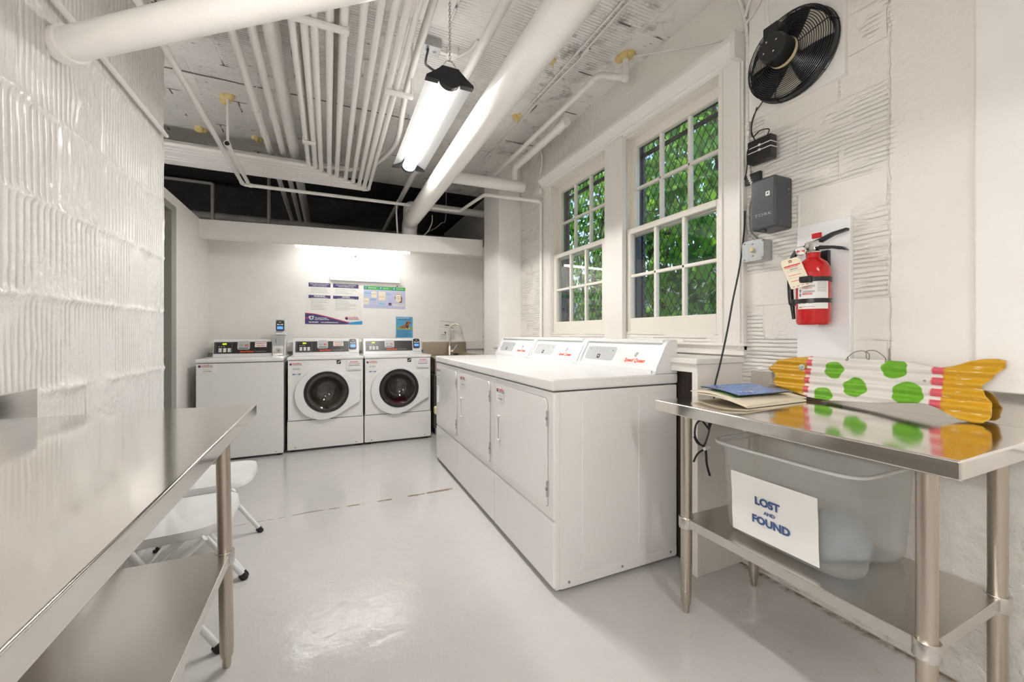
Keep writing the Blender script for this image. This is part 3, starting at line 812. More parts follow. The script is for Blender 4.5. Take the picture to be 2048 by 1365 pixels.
def make_dryer():
    r = thing('clothes_dryer', '', 'dryer', group='white dryers in the row under the windows')
    mb = MB(m_enamel)
    mb.box(-.342, .342, .004, .705, .02, .874, .006)
    mb.build('body', r)
    MB(m_enamel).box(-.343, .343, -.006, .03, .322, .8735, .007, 3).build('front_panel', r)
    MB(m_enamel).box(-.343, .343, -.006, .03, .028, .316, .009, 3).build('lower_panel', r)
    MB(m_enamel).box(-.345, .345, -.014, .712, .879, .93, .011, 3).build('lid', r)
    mb = MB(m_midgrey)
    for (x, y) in ((-.30, .05), (.30, .05), (-.30, .64), (.30, .64)): MB(m_midgrey).lathe([(0, 0), (.018, 0), (.02, .01), (.012, .014), (.012, .03), (0, .03)], Matrix.Translation((x, y, 0)), 12).build('foot', r)
    # side panel pressings and base screws
    mb = MB(m_enamel)
    M = fr((.342, 0, 0), (0, 1, 0), (0, 0, 1))
    for (a, b) in ((.14, .345), (.46, .60)):
        mb.prism(rrect(a, b, .085, .845, .02), 0, .0022, M, .002)
    mb.prism(rrect(.03, .70, .022, .07, .006), 0, .002, M, .0015)
    mb.use(m_midgrey)
    for y in (.07, .36, .66): mb.lathe([(.006, .002), (.006, .004), (0, .0045)], M @ Matrix.Translation((y, .046, 0)), 10)
    mb.build('side_pressing', r)
    # door
    D = MB(m_enamel)
    M = FRONT(0, 0, -.006)
    D.prism(rrect(-.297, .293, .367, .842, (.03, .012, .012, .012)), 0, .007, M, .0045, 3)
    D.use(m_midgrey).prism(rrect(-.2995, .2955, .3645, .8445, (.032, .014, .014, .014)), 0, .0012, M)  # grey rim draws the shadow line around the raised door
    door = D.build('door', r)
    hb = MB(m_plastic)
    x0, x1, z0, z1 = -.262, -.226, .528, .672
    Mh = FRONT(0, 0, -.013)
    hb.box(x0, x1, z0, z0+.012, 0, .012, .003, M=Mh).box(x0, x1, z1-.012, z1, 0, .012, .003, M=Mh).box(x0, x0+.009, z0, z1, 0, .010, .003, M=Mh).box(x1-.007, x1, z0, z1, 0, .008, .002, M=Mh)
    hb.use(m_recess).rect(x0+.006, x1-.005, z0+.01, z1-.01, .001, Mh)
    hb.build('handle', door)
    for (a, b) in ((.722, .790), (.414, .482)):
        hm = MB(m_galv)
        hm.box(.287, .300, -.013, -.0055, a, b, .001).tube([(.2965, -.0135, a), (.2965, -.0135, b)], .0045, 8)
        hm.use(m_midgrey).box(.2915, .3015, -.0183, -.0125, (a+b)/2-.006, (a+b)/2+.006)
        hm.build('hinge', door)
    logo_sticker(door, -.283, .828, -.0135, .105)
    # console
    prof = [(.562, .93), (.562, .945), (.570, .955), (.628, 1.068), (.642, 1.088), (.66, 1.098), (.706, 1.098), (.706, .93)]
    MC = fr((0, 0, 0), (0, 1, 0), (0, 0, 1))
    mb = MB(m_plastic)
    mb.prism([(p[0]+(.010 if i in (2, 3, 4) else 0), p[1]-(.004 if i in (3, 4) else 0)) for i, p in enumerate(prof)], -.322, .322, MC)
    mb.prism(prof, -.344, -.318, MC, .004).prism(prof, .318, .344, MC, .004)
    mb.box(-.32, .32, .632, .70, 1.078, 1.097, .006)
    con = mb.build('console', r)
    ax = Vector((0, .058, .113)).normalized()
    Mf = fr((0, .5805, .953), (1, 0, 0), ax)
    mb = MB(m_grey)
    mb.prism(rrect(-.295, -.02, .022, .108, (.012, .012, .02, .02)), 0, .0022, Mf, .0008)
    mb.use(m_ink)
    for i in range(4):
        for j in range(2): mb.disc(-.20+.035*i, .092-.015*j, .0022, .003, Mf, 8)
    mb.use(m_ink).rect(-.175, -.148, .032, .058, .003, Mf)
    mb.use(m_paper).rect(-.166, -.158, .040, .052, .0034, Mf)
    mb.use(m_green).disc(-.045, .085, .006, .003, Mf, 10).use(m_ink).disc(-.262, .092, .004, .003, Mf, 8)
    mb.build('display', con, 0)
    mb = MB(m_orange)
    mb.text('Speed Queen', .030, Mf @ Matrix.Translation((.155, .036, .0015)), 'CENTER', .0009, .95, .25)
    mb.use(m_midgrey)
    Mq = Mf @ Matrix.Translation((.155, .072, .0015))
    mb.poly([(-.010, -.012), (.002, -.014), (.004, -.004), (.010, .002), (.002, .012), (-.006, .010), (-.012, .002)], Mq)
    mb.poly([(.004, .006), (.014, .014), (.010, .004)], Mq, .0002)
    mb.use(m_plastic).poly([(-.006, -.006), (-.001, -.007), (.001, .004), (-.004, .006)], Mq, .0004)
    mb.use(m_greyink).rect(.085, .225, .0185, .0195, .0015, Mf)
    mb.build('brand_lettering', con, 0)
    return r
RZ = -PI/2
dry = make_dryer()
dry.location = (.882, 1.842, 0); dry.rotation_euler = (0, 0, RZ)
dry['label'] = 'nearest white front-door dryer of the row, its plain side panel fully exposed'
dup(dry, (.882, 2.534, 0), RZ, 'white front-door dryer in the middle of the row of three')
dup(dry, (.882, 3.226, 0), RZ, 'white front-door dryer at the far end of the row, next to the front-load washers')

def console_face(r, x0, x1, number, advance):
    """Charcoal control face with keypad, digits, number sticker."""
    ax = Vector((0, .047, .160)).normalized()
    M = fr((0, .3835, .902), (1, 0, 0), ax)
    mb = MB(m_console); mb.prism(rrect(x0, x1, .034, .150, .002), 0, .003, M)
    face = mb.build('control_face', r, 0)
    w = x1-x0; X = lambda t: x0+w*t
    mb = MB(m_greyink)
    a, b = X(.02), X(.30)
    for (p, q, s_, t) in ((a, b, .042, .0435), (a, b, .1415, .143), (a, a+.0015, .042, .143), (b-.0015, b, .042, .143)): mb.rect(p, q, s_, t, .0036, M)
    mb.use(m_paper)
    for i in range(3):
        for j in range(2): mb.prism(rrect(a+.028+i*.036, a+.053+i*.036, .050+.020*j, .067+.020*j, .003), .003, .006, M)
        mb.disc(a+.03+i*.02, .104, .0035, .0036, M, 8)
    mb.use(m_teal).prism(rrect(a+.135, b-.006, .050, .060, .002), .003, .0055, M)
    mb.build('keypad', face, 0)
    MB(m_led).text('GPS', .020, M @ Matrix.Translation((a+.072, .128, .004)), 'CENTER', .0006).build('lit_digits', face, 0)
    c = X(.50)
    mb = MB(m_grey); mb.prism(rrect(c-.052, c+.052, .072, .157, .016), .003, .0042, M)
    mb.use(m_midgrey).text('SE', .030, M @ Matrix.Translation((c-.022, .112, .0046)), 'CENTER', .0003)
    mb.use(m_redink).text(number, .036, M @ Matrix.Translation((c+.025, .112, .0046)), 'CENTER', .0006)
    mb.use(m_ink).rect(c-.038, c+.038, .082, .089, .0046, M)
    mb.build('number_sticker', face, 0)
    mb = MB(m_orange)
    mb.text('Speed Queen', .022, M @ Matrix.Translation((c-.030, .052, .0036)), 'LEFT', .0014, .95, .2)
    mb.use(m_greyink).text('Commercial Washer', .012, M @ Matrix.Translation((c+.095, .052, .0036)), 'LEFT', .0001, .95)
    mb.build('brand_lettering', face, 0)
    if advance:
        c = X(.80)
        mb = MB(m_paper); mb.prism(rrect(c-.05, c+.05, .096, .146, .002), .003, .0038, M)
        mb.use(m_redink).text('Advance to', .019, M @ Matrix.Translation((c, .132, .0042)), 'CENTER', .0006, .9)
        mb.text('Superclean', .018, M @ Matrix.Translation((c, .110, .0042)), 'CENTER', .0005, .9)
        mb.build('paper_sticker', face, 0)
    return M

def card_reader(r, x, M):
    """Navy card reader with a lit blue screen; M is its mounting face."""
    mb = MB(m_console); mb.prism(rrect(x-.036, x+.036, 0, .108, .012), 0, .022, M, .006)
    cr = mb.build('card_reader', r)
    MB(m_lcd).rect(x-.026, x+.026, .018, .046, .0226, M).build('screen', cr, 0)
    mb = MB(m_paper); mb.rect(x-.026, x-.012, .060, .072, .0226, M).rect(x+.012, x+.026, .060, .072, .0226, M).rect(x-.010, x+.010, .088, .093, .0226, M)
    mb.use(m_blueprint).rect(x-.010, x+.010, .058, .070, .0226, M)
    mb.build('reader_print', cr, 0)

def make_front_washer(number, advance, cloth, label, X):
    r = thing('front_load_washer', label, 'washing machine', (X, 4.335, 0), 0)
    mb = MB(m_enamel)
    w = .338
    # shell without a front, so that the drum opening is a real hole
    mb.box(-w, -w+.012, .012, .69, .02, .872).box(w-.012, w, .012, .69, .02, .872).box(-w, w, .678, .69, .02, .872).box(-w, w, .012, .69, .02, .03).box(-w, w, .012, .69, .862, .872)
    mb.build('body', r, 0)
    M = FRONT(0, 0, 0)
    circ = [(.0+.196*math.cos(2*PI*i/48), .563+.196*math.sin(2*PI*i/48)) for i in range(48)]
    mb = MB(m_enamel)
    mb.plate_hole(rrect(-w, w, .303, .872, .006), circ, 0, M)
    ring = [(.196, 0), (.196, -.10)]
    mb.lathe(ring, M @ Matrix.Translation((0, .563, 0)), 48)
    mb.box(-w, -w+.006, 0, .02, .303, .872).box(w-.006, w, 0, .02, .303, .872)
    mb.build('front_panel', r, 30)
    mb = MB(m_enamel); mb.box(-w, w, -.001, .03, .025, .297, .005)
    mb.use(m_midgrey)
    for x in (-.27, .27): mb.lathe([(.006, 0), (.006, .003), (0, .004)], FRONT(x, .045, -.001), 10)
    mb.build('lower_panel', r)
    MB(m_enamel).box(-w-.002, w+.002, -.010, .695, .875, .903, .007, 3).build('lid', r)
    mb = MB(m_black)
    for (x, y) in ((-.29, .05), (.29, .05), (-.29, .62), (.29, .62)): MB(m_black).lathe([(0, 0), (.02, 0), (.02, .012), (.01, .014), (.01, .03), (0, .03)], Matrix.Translation((x, y, 0)), 12).build('foot', r)
    # door: round bezel running into a straight-edged handle side
    cx, cz, R = -.03, .543, .2445
    out = []
    for i in range(41):
        t = math.radians(50)+math.radians(255)*i/40
        out.append((cx+R*math.cos(t), cz+R*math.sin(t)))
    out += [(.296, .452), (.304, .462), (.304, .652), (.296, .664)]
    hole = [(.199*math.cos(2*PI*i/48), .563+.199*math.sin(2*PI*i/48)) for i in range(48)]
    mb = MB(m_plastic)
    mb.plate_hole(out, hole, .034, M)
    n = len(out)
    ov = [(p[0]+(p[0]-cx)*.03, p[1]+(p[1]-cz)*.03) for p in out]
    base_a = [mb.bm.verts.new(M @ Vector((p[0], p[1], .034))) for p in out]
    base_b = [mb.bm.verts.new(M @ Vector((p[0], p[1], .001))) for p in ov]
    for i in range(n): mb._f([base_a[i], base_a[(i+1) % n], base_b[(i+1) % n], base_b[i]])
    mb.lathe([(.199, .034), (.199, .004)], M @ Matrix.Translation((0, .563, 0)), 48)
    mb.use(m_midgrey).rect(.306, .311, .46, .655, .003, M)
    mb.use(m_plastic).prism(rrect(-.262, -.205, .50, .625, .004), .034, .0365, M, .001)
    bmesh.ops.remove_doubles(mb.bm, verts=mb.bm.verts, dist=1e-5)
    door = mb.build('door', r, 40)
    mb = MB(m_black)
    mb.lathe([(.200, .020), (.200, .036), (.194, .043), (.184, .042), (.176, .034), (.172, .020)], M @ Matrix.Translation((0, .563, 0)), 48)
    mb.build('door_ring', door)
    mb = MB(m_doorglass)
    mb.lathe([(.178, .036), (.165, .037), (.15, .030), (.135, .0), (.115, -.05), (.07, -.075), (0, -.082)], M @ Matrix.Translation((0, .563, 0)), 48)
    mb.build('door_glass', door, 60)
    # drum behind the glass
    Md = M @ Matrix.Translation((0, .563, 0))
    mb = MB(m_drum)
    mb.lathe([(.196, -.10), (.20, -.115), (.265, -.125), (.27, -.14), (.27, -.45), (.25, -.47), (.10, -.485), (0, -.48)], Md, 40)
    for k in range(3):
        t = 2*PI*k/3+.5
        mb.box(.215, .27, -.025, .025, -.45, -.14, .012, M=Md @ Matrix.Rotation(t, 4, 'Z'))
    mb.build('drum', r, 50)
    # dispenser drawer
    mb = MB(m_plastic); mb.prism(rrect(.178, .318, .762, .862, .012), .0, .010, M, .004)
    mb.use(m_recess).rect(.198, .300, .806, .818, .0104, M)
    mb.use(m_plastic).prism(rrect(.192, .304, .772, .806, .012), .008, .018, M, .006)
    dd = mb.build('dispenser_drawer', r)
    mb = MB(m_redink); mb.text('NO PODS', .016, M @ Matrix.Translation((.248, .847, .0106)), 'CENTER', .0006)
    mb.text('PUT PODS IN THE DRUM', .008, M @ Matrix.Translation((.248, .831, .0106)), 'CENTER', .0003, 1.1)
    mb.build('drawer_lettering', dd, 0)
    logo_sticker(r, -.322, .855, -.0005, .12)
    mb = MB(m_navy); mb.prism(rrect(-.295, -.272, .738, .746, .003), 0, .001, M).prism(rrect(-.246, -.225, .738, .746, .003), 0, .001, M)
    mb.use(m_blueprint).rect(-.272, -.246, .738, .746, .001, M).use(m_greyink).rect(-.292, -.232, .729, .731, .001, M)
    mb.build('blue_label', r, 0)
    mb = MB(m_ink); mb.rect(.088, .127, .830, .868, .001, M); mb.use(m_paper).poly([(.094, .842), (.108, .852), (.122, .862), (.122, .856), (.108, .842)], M, .0015)
    mb.build('energy_label', r, 0)
    # console
    prof = [(.375, .90), (.385, .905), (.432, 1.065), (.442, 1.075), (.62, 1.075), (.62, .90)]
    mb = MB(m_plastic); mb.prism(prof, -.318, .318, fr((0, 0, 0), (0, 1, 0), (0, 0, 1)), .004)
    con = mb.build('console', r)
    Mc = console_face(con, -.296, .215, number, advance)
    mb = MB(m_plastic); mb.prism(rrect(.222, .312, .02, .172, .004), 0, .010, Mc, .003)
    mb.build('reader_plate', con)
    card_reader(con, .258, Mc @ Matrix.Translation((0, .058, .010)))
    if cloth:
        mb = MB(m_pinkcloth)
        def f(u, v):
            t = PI*1.08+PI*.62*u/16; q = .08+.12*math.sin(PI*v/8)**.6*(1+.12*noise.noise(Vector((u*.7, v*.9, 3))))
            z = -.13-.25*v/8
            return Md @ Vector(((.255-q*.55*abs(math.sin(PI*v/8)))*math.cos(t), (.255-q*.55*abs(math.sin(PI*v/8)))*math.sin(t), z))
        mb.grid(f, 16, 8)
        o = mb.build('cloth', smooth=80, base=True)
        o.location += Vector((X, 4.335, 0))
        tag(o, 'crimson cloth lying in the drum of the right-hand front-load washer', 'cloth')
    return r
make_front_washer('41', True, False, 'white front-load washer numbered 41, empty drum behind its round door', -.018)
make_front_washer('42', False, True, 'white front-load washer with crimson cloth behind its round door, beside the sink', .667)

def make_top_washer():
    r = thing('top_load_washer', 'white top-load washer numbered 40 with a plain front, beside the partition', 'washing machine', (-.713, 4.29, 0), 0)
    w = .33
    MB(m_enamel).box(-w, w, 0, .70, .02, .868, .007, 3).build('body', r)
    mb = MB(m_enamel); mb.box(-w-.003, w+.003, -.012, .705, .872, .905, .009, 3)
    mb.build('top', r)
    MB(m_enamel).box(-.25, .25, .04, .41, .900, .912, .006).build('lid', r)
    mb = MB(m_black)
    for (x, y) in ((-.29, .05), (.29, .05), (-.29, .64), (.29, .64)): MB(m_black).lathe([(0, 0), (.02, 0), (.02, .012), (.01, .014), (.01, .03), (0, .03)], Matrix.Translation((x, y, 0)), 12).build('foot', r)
    mb = MB(m_midgrey)
    for x in (-.1, .27): mb.lathe([(.005, 0), (.005, .003), (0, .004)], FRONT(x, .042, 0), 10)
    mb.build('base_screw', r)
    logo_sticker(r, -.316, .862, -.0008, .135)
    prof = [(.375, .90), (.385, .905), (.432, 1.060), (.442, 1.070), (.62, 1.070), (.62, .90)]
    mb = MB(m_plastic); mb.prism(prof, -.292, .312, fr((0, 0, 0), (0, 1, 0), (0, 0, 1)), .004)
    con = mb.build('console', r)
    console_face(con, -.286, .192, '40', True)
    mb = MB(m_galv)
    mb.box(.195, .305, .378, .50, .90, 1.110, .003)
    mb.use(m_chrome).prism(rrect(.203, .297, .912, 1.005, .006), 0, .004, FRONT(0, 0, .378), .001)
    mb.use(m_galv).prism(rrect(.232, .272, .935, .980, .010), .004, .014, FRONT(0, 0, .378), .003)
    mb.use(m_black).rect(.228, .233, 1.03, 1.075, .0006, FRONT(0, 0, .378)).rect(.249, .258, .952, .964, .0146, FRONT(0, 0, .378))
    mb.build('coin_box', con)
    mb = MB(m_plastic); mb.box(.225, .315, .42, .50, 1.108, 1.275, .004).box(.222, .318, .405, .50, 1.115, 1.14, .004)
    mb.build('reader_stand', con)
    card_reader(con, .265, FRONT(0, 1.155, .42))
make_top_washer()

# ------------------------------------------------------------------ posters and things on the back wall
BW = 5.049
def wallM(x, z): return fr((x, BW, z), (1, 0, 0), (0, 0, 1))
M = wallM(0, 0)
p = thing('notice_poster', 'large white notice with purple headings and a purple and blue foot', 'poster', (0, 0, 0))
mb = MB(m_paper); mb.prism([(-.236, 1.236), (.357, 1.236), (.337, 1.722), (-.236, 1.716)], 0, .002, M); mb.build('sheet', p, 0)
mb = MB(m_purple)
bars = [(-.205, .018, 1.655, 1.70), (.045, .318, 1.655, 1.70), (-.205, .018, 1.527, 1.562), (.045, .318, 1.527, 1.562)]
for (a, b, c, d) in bars: mb.poly([(a, c), (b, c), (b, d), (a, d)], M, .0026)
mb.use(m_greyink)
rr = random.Random(5)
for (a, b, c, d) in bars:
    z = c-.018
    end = 1.575 if c > 1.6 else 1.395
    while z > end:
        mb.rect(a+.02, a+.02+(b-a-.03)*rr.uniform(.55, 1), z, z+.0035, .0026, M); z -= .0155
mb.use(m_purple).poly([(-.24, 1.236), (.18, 1.236), (.22, 1.252), (.13, 1.275), (-.02, 1.318), (-.14, 1.348), (-.24, 1.356)], M, .003)
mb.use(m_pink).poly([(-.24, 1.356), (-.14, 1.348), (-.02, 1.318), (.13, 1.275), (.22, 1.252), (.226, 1.258), (.134, 1.283), (-.016, 1.325), (-.138, 1.354), (-.24, 1.363)], M, .0032)
mb.use(m_blueink).poly([(.18, 1.236), (.359, 1.236), (.359, 1.277), (.24, 1.262)], M, .0034)
mb.use(m_pink).rect(-.24, -.20, 1.299, 1.308, .0036, M)
mb.build('print', p, 0)
mb = MB(m_paper)
T = lambda x, z: M @ Matrix.Translation((x, z, .0042))
mb.text('PLEASE REMOVE CLOTHES PROMPTLY', .0115, T(-.093, 1.685), 'CENTER', .0003).text('WHEN CYCLE IS COMPLETE', .0115, T(-.093, 1.669), 'CENTER', .0003)
mb.text('FAVOR DE RETIRAR LA ROPA RAPIDO', .0125, T(.182, 1.685), 'CENTER', .0003).text('CUANDO TERMINE EL CICLO', .0125, T(.182, 1.669), 'CENTER', .0003)
mb.text('WARNING:', .023, T(-.093, 1.549), 'CENTER', .0009).text('DO NOT OVERLOAD THE MACHINES', .010, T(-.093, 1.533), 'CENTER', .0002)
mb.text('ADVISO:', .023, T(.182, 1.549), 'CENTER', .0009).text('NO SOBRECARGUE LAS MAQUINAS', .011, T(.182, 1.533), 'CENTER', .0002)
mb.text('The smart & easy', .018, T(-.145, 1.306), 'LEFT', .0006).text('way to request service', .016, T(-.145, 1.289), 'LEFT', .0006)
mb.text('240.380.8838', .018, T(-.205, 1.257), 'LEFT', .0007).text('www.scheffreslaundry.com', .018, T(-.082, 1.257), 'LEFT', .0007, .92)
mb.poly([(-.205, 1.315), (-.198, 1.325), (-.152, 1.328), (-.158, 1.292), (-.167, 1.284), (-.188, 1.284), (-.196, 1.296)], M, .0038)
mb.use(m_blueink).poly([(-.186, 1.300), (-.165, 1.298), (-.168, 1.288), (-.184, 1.288)], M, .0046)
mb.use(m_purple).poly([(-.190, 1.318), (-.164, 1.319), (-.166, 1.300), (-.186, 1.302)], M, .0044)
mb.use(m_purple).disc(.188, 1.306, .018, .0036, M, 18).use(m_redink).poly([(.188, 1.306), (.206, 1.306), (.200, 1.320), (.188, 1.324), (.178, 1.318)], M, .0040)
mb.use(m_redink).text('Scheffres', .033, T(.212, 1.314), 'LEFT', .0003, .85).use(m_ink).text('LAUNDRY SERVICES', .0125, T(.212, 1.294), 'LEFT', .0003, .98)
mb.build('lettering', p, 0)

p = thing('instruction_poster', 'lavender instruction poster with a green band along its top', 'poster', (0, 0, 0))
mb = MB(m_lavender); mb.prism([(.374, 1.436), (.853, 1.432), (.853, 1.690), (.374, 1.690)], 0, .002, M); mb.build('sheet', p, 0)
mb = MB(m_green); mb.rect(.374, .853, 1.650, 1.692, .0026, M)
mb.use(m_teal)
for x in (.378, .545, .70): mb.rect(x, x+.04, 1.652, 1.690, .003, M)
mb.use(m_cream)
for (a, b, c, d) in ((.462, .52, 1.552, 1.632), (.543, .62, 1.526, 1.632), (.376, .433, 1.475, 1.550), (.742, .80, 1.515, 1.622)): mb.rect(a, b, c, d, .003, M)
mb.use(m_blueprint)
for (a, b, c, d) in ((.376, .455, 1.60, 1.625), (.626, .682, 1.588, 1.620), (.445, .51, 1.520, 1.545), (.543, .612, 1.475, 1.496), (.51, .66, 1.452, 1.460)): mb.rect(a, b, c, d, .003, M)
mb.use(m_brown).poly([(.738, 1.59), (.728, 1.56), (.742, 1.545)], M, .0032).poly([(.800, 1.600), (.818, 1.56), (.812, 1.505), (.775, 1.502), (.800, 1.53)], M, .0032)
mb.use(m_purple).rect(.742, .798, 1.606, 1.612, .0036, M).rect(.656, .690, 1.468, 1.478, .0034, M).rect(.656, .690, 1.484, 1.500, .0034, M)
mb.use(m_redink).rect(.656, .690, 1.478, 1.484, .0036, M)
mb.use(m_paper).rect(.706, .842, 1.464, 1.490, .003, M)
mb.use(m_greyink)
for (a, b, z) in ((.468, .512, 1.598), (.549, .61, 1.566), (.38, .428, 1.508), (.752, .79, 1.575), (.752, .79, 1.56), (.752, .79, 1.545), (.715, .83, 1.477)): mb.rect(a, b, z, z+.005, .0036, M)
mb.build('print', p, 0)
mb = MB(m_paper)
T = lambda x, z: M @ Matrix.Translation((x, z, .004))
for x, s_ in ((.398, '1'), (.565, '3'), (.72, '4')): mb.text(s_, .03, T(x, 1.671), 'CENTER', .001)
for x, s_ in ((.425, 'Download app'), (.592, 'Scan code'), (.748, 'Start machine')): mb.text(s_, .015, T(x, 1.672), 'LEFT', .0003)
mb.build('lettering', p, 0)
mb = MB(m_paper); mb.rect(.745, .852, 1.694, 1.716, .001, M); mb.use(m_purple).disc(.758, 1.705, .009, .002, M, 12).use(m_redink).text('Scheffres', .017, M @ Matrix.Translation((.772, 1.707, .002)), 'LEFT', .0002, .85)
mb.build('maker_label', p, 0)

p = thing('dog_poster', 'small blue poster with a brown dog on grass, above the right-hand washer', 'poster', (0, 0, 0))
mb = MB(m_paper); mb.rect(.738, .950, 1.075, 1.338, .001, M); mb.build('sheet', p, 0)
mb = MB(m_skyposter); mb.rect(.743, .944, 1.079, 1.334, .0018, M)
mb.use(m_blueprint).rect(.752, .905, 1.312, 1.326, .0024, M)
mb.use(m_grass).poly([(.750, 1.180), (.940, 1.178), (.940, 1.216), (.88, 1.205), (.82, 1.202), (.750, 1.210)], M, .0024)
mb.use(m_brown).poly([(.778, 1.196), (.80, 1.216), (.835, 1.232), (.858, 1.250), (.866, 1.272), (.885, 1.282), (.905, 1.278), (.928, 1.262), (.922, 1.252), (.900, 1.246), (.895, 1.222), (.900, 1.196), (.885, 1.188), (.84, 1.190)], M, .003)
mb.use(m_brownd).poly([(.866, 1.270), (.878, 1.274), (.882, 1.254), (.872, 1.238), (.862, 1.246)], M, .0036).poly([(.858, 1.232), (.89, 1.230), (.888, 1.196), (.862, 1.194)], M, .0034).disc(.922, 1.262, .005, .0036, M, 8)
mb.use(m_shim).poly([(.862, 1.194), (.874, 1.200), (.872, 1.186), (.86, 1.186)], M, .004).poly([(.890, 1.200), (.902, 1.200), (.904, 1.186), (.89, 1.186)], M, .004)
mb.use(m_navy)
for z in (1.163, 1.146, 1.130, 1.113, 1.097): mb.rect(.752, .752+.18*rr.uniform(.8, 1), z, z+.004, .0024, M)
mb.build('print', p, 0)
MB(m_navy).text('PICK UP PET HAIR', .017, M @ Matrix.Translation((.845, 1.298, .003)), 'CENTER', .0004).build('lettering', p, 0)

p = thing('paper_notice', 'white printed paper taped to the back wall behind the sink faucet', 'notice', (0, 0, 0))
Mt = wallM(1.385, 1.17) @ Matrix.Rotation(math.radians(-4), 4, 'Z')
mb = MB(m_paper); mb.rect(-.118, .118, -.135, .130, .001, Mt); mb.build('sheet', p, 0)
mb = MB(m_ink); mb.rect(-.04, .015, .058, .070, .002, Mt).rect(.05, .075, .03, .037, .002, Mt).poly([(-.02, -.055), (-.045, -.02), (-.02, -.022)], Mt, .002)
mb.use(m_greyink).rect(-.09, .075, .108, .113, .002, Mt)
for i in range(9): mb.rect(.035, .10, -.11+.014*i, -.106+.014*i, .002, Mt)
for i in range(4): mb.rect(-.09, -.01, -.115+.014*i, -.111+.014*i, .002, Mt)
mb.rect(-.075, -.02, -.062, -.05, .0016, Mt).rect(-.085, .02, .036, .040, .002, Mt)
mb.build('print', p, 0)

mb = MB(m_plastic); mb.box(.013, .791, 5.012, 5.05, 1.737, 1.795, .003)
mb.use(m_grey)
for x in (.21, .62): mb.lathe([(.004, 0), (.004, .002), (0, .0025)], FRONT(x, 1.768, 5.012), 8)
tag(mb.build('wall_raceway', base=True), 'long white metal raceway on the back wall above the posters', 'raceway')
tag(MB(m_midgrey).lathe([(.012, 0), (.012, .008), (.006, .012), (0, .012)], FRONT(.285, 2.03, 5.05), 12).build('wall_screw', base=True), 'small grey screw head in the back wall under the strip light', 'screw')
# strip light under the fascia
st = thing('strip_light', 'long glowing strip light tucked under the fascia above the washers', 'strip light', (0, 0, 0))
A, B = Vector((-.325, 4.755, 2.050)), Vector((.862, 4.755, 2.068))
sx = (B-A).normalized(); Ms = fr(A, sx, (0, 1, 0)); Ls = (B-A).length
MB(m_reflector).box(0, Ls, -.03, .03, .012, .045, .003, M=Ms).box(0, Ls, -.028, .03, .045, .066, M=Ms).build('housing', st)
mb = MB(m_strip); mb.tube([A+sx*.012+Vector((0, 0, .004)), B-sx*.012+Vector((0, 0, .004))], .020, 14); mb.build('lens', st)
mb = MB(m_reflector)
for t in (-.004, Ls-.010): mb.box(t, t+.014, -.027, .027, -.020, .046, .004, M=Ms)
mb.build('end_cap', st)

# ------------------------------------------------------------------ sink
s = thing('utility_sink', 'stainless steel sink with a backsplash in the corner behind the dryers', 'sink', (1.33, 4.7, 0))
mb = MB(m_sink)
mb.box(-.272, .272, -.28, .30, .845, .865, .004)
mb.box(-.275, .275, .27, .30, .865, 1.025, .004)
mb.box(.258, .275, -.28, .28, .865, .885, .003)
mb.build('deck', s)
mb = MB(m_sink)
mb.box(-.20, .20, -.22, .16, .66, .845, .01).build('basin', s)
mb = MB(m_doordark)
mb.box(-.27, .27, -.27, .26, .08, .66, .003); mb.build('cabinet', s)
for x in (-.24, .24):
    for y in (-.24, .24): MB(m_steelleg).tube([(x, y, 0), (x, y, .85)], .015, 10).build('leg', s)
f = thing('faucet', 'tall brushed gooseneck faucet standing on the corner sink', 'faucet', (1.372, 4.90, .865))
mb = MB(m_nickel); mb.lathe([(0, 0), (.028, 0), (.028, .012), (.022, .02), (.022, .10), (.012, .115), (0, .115)], None, 18)
mb.build('base', f)
mb = MB(m_nickel)
pts = [(0, 0, .10), (0, 0, .30)]+[(.068-.068*math.cos(t), -.055*(1-math.cos(t))*.5, .30+.085*math.sin(t)) for t in [PI*j/12 for j in range(1, 11)]]+[(.137, -.055, .30), (.140, -.056, .275)]
mb.tube(pts, .0105, 12); mb.tube([(.140, -.056, .275), (.141, -.056, .262)], .0125, 12)
mb.build('spout', f)
MB(m_nickel).tube([(0, 0, .045), (.045, -.02, .052)], .018, 12).tube([(.04, -.018, .052), (.085, -.03, .125)], [.008, .005], 8).build('lever', f)
tag(MB(m_black).box(1.41, 1.465, 4.84, 4.88, .866, .885, .006).build('sink_stopper', base=True), 'small black stopper beside the faucet on the sink', 'stopper')
mb = MB(m_shim); mb.box(.868, .905, 3.578, 3.64, .40, .47, .012)
mb.box(.878, .896, 3.572, 3.66, .42, .45, .006)
tag(mb.build('foam_wedge', base=True), 'cream foam wedge stuck on the far end of the dryer row', 'wedge')

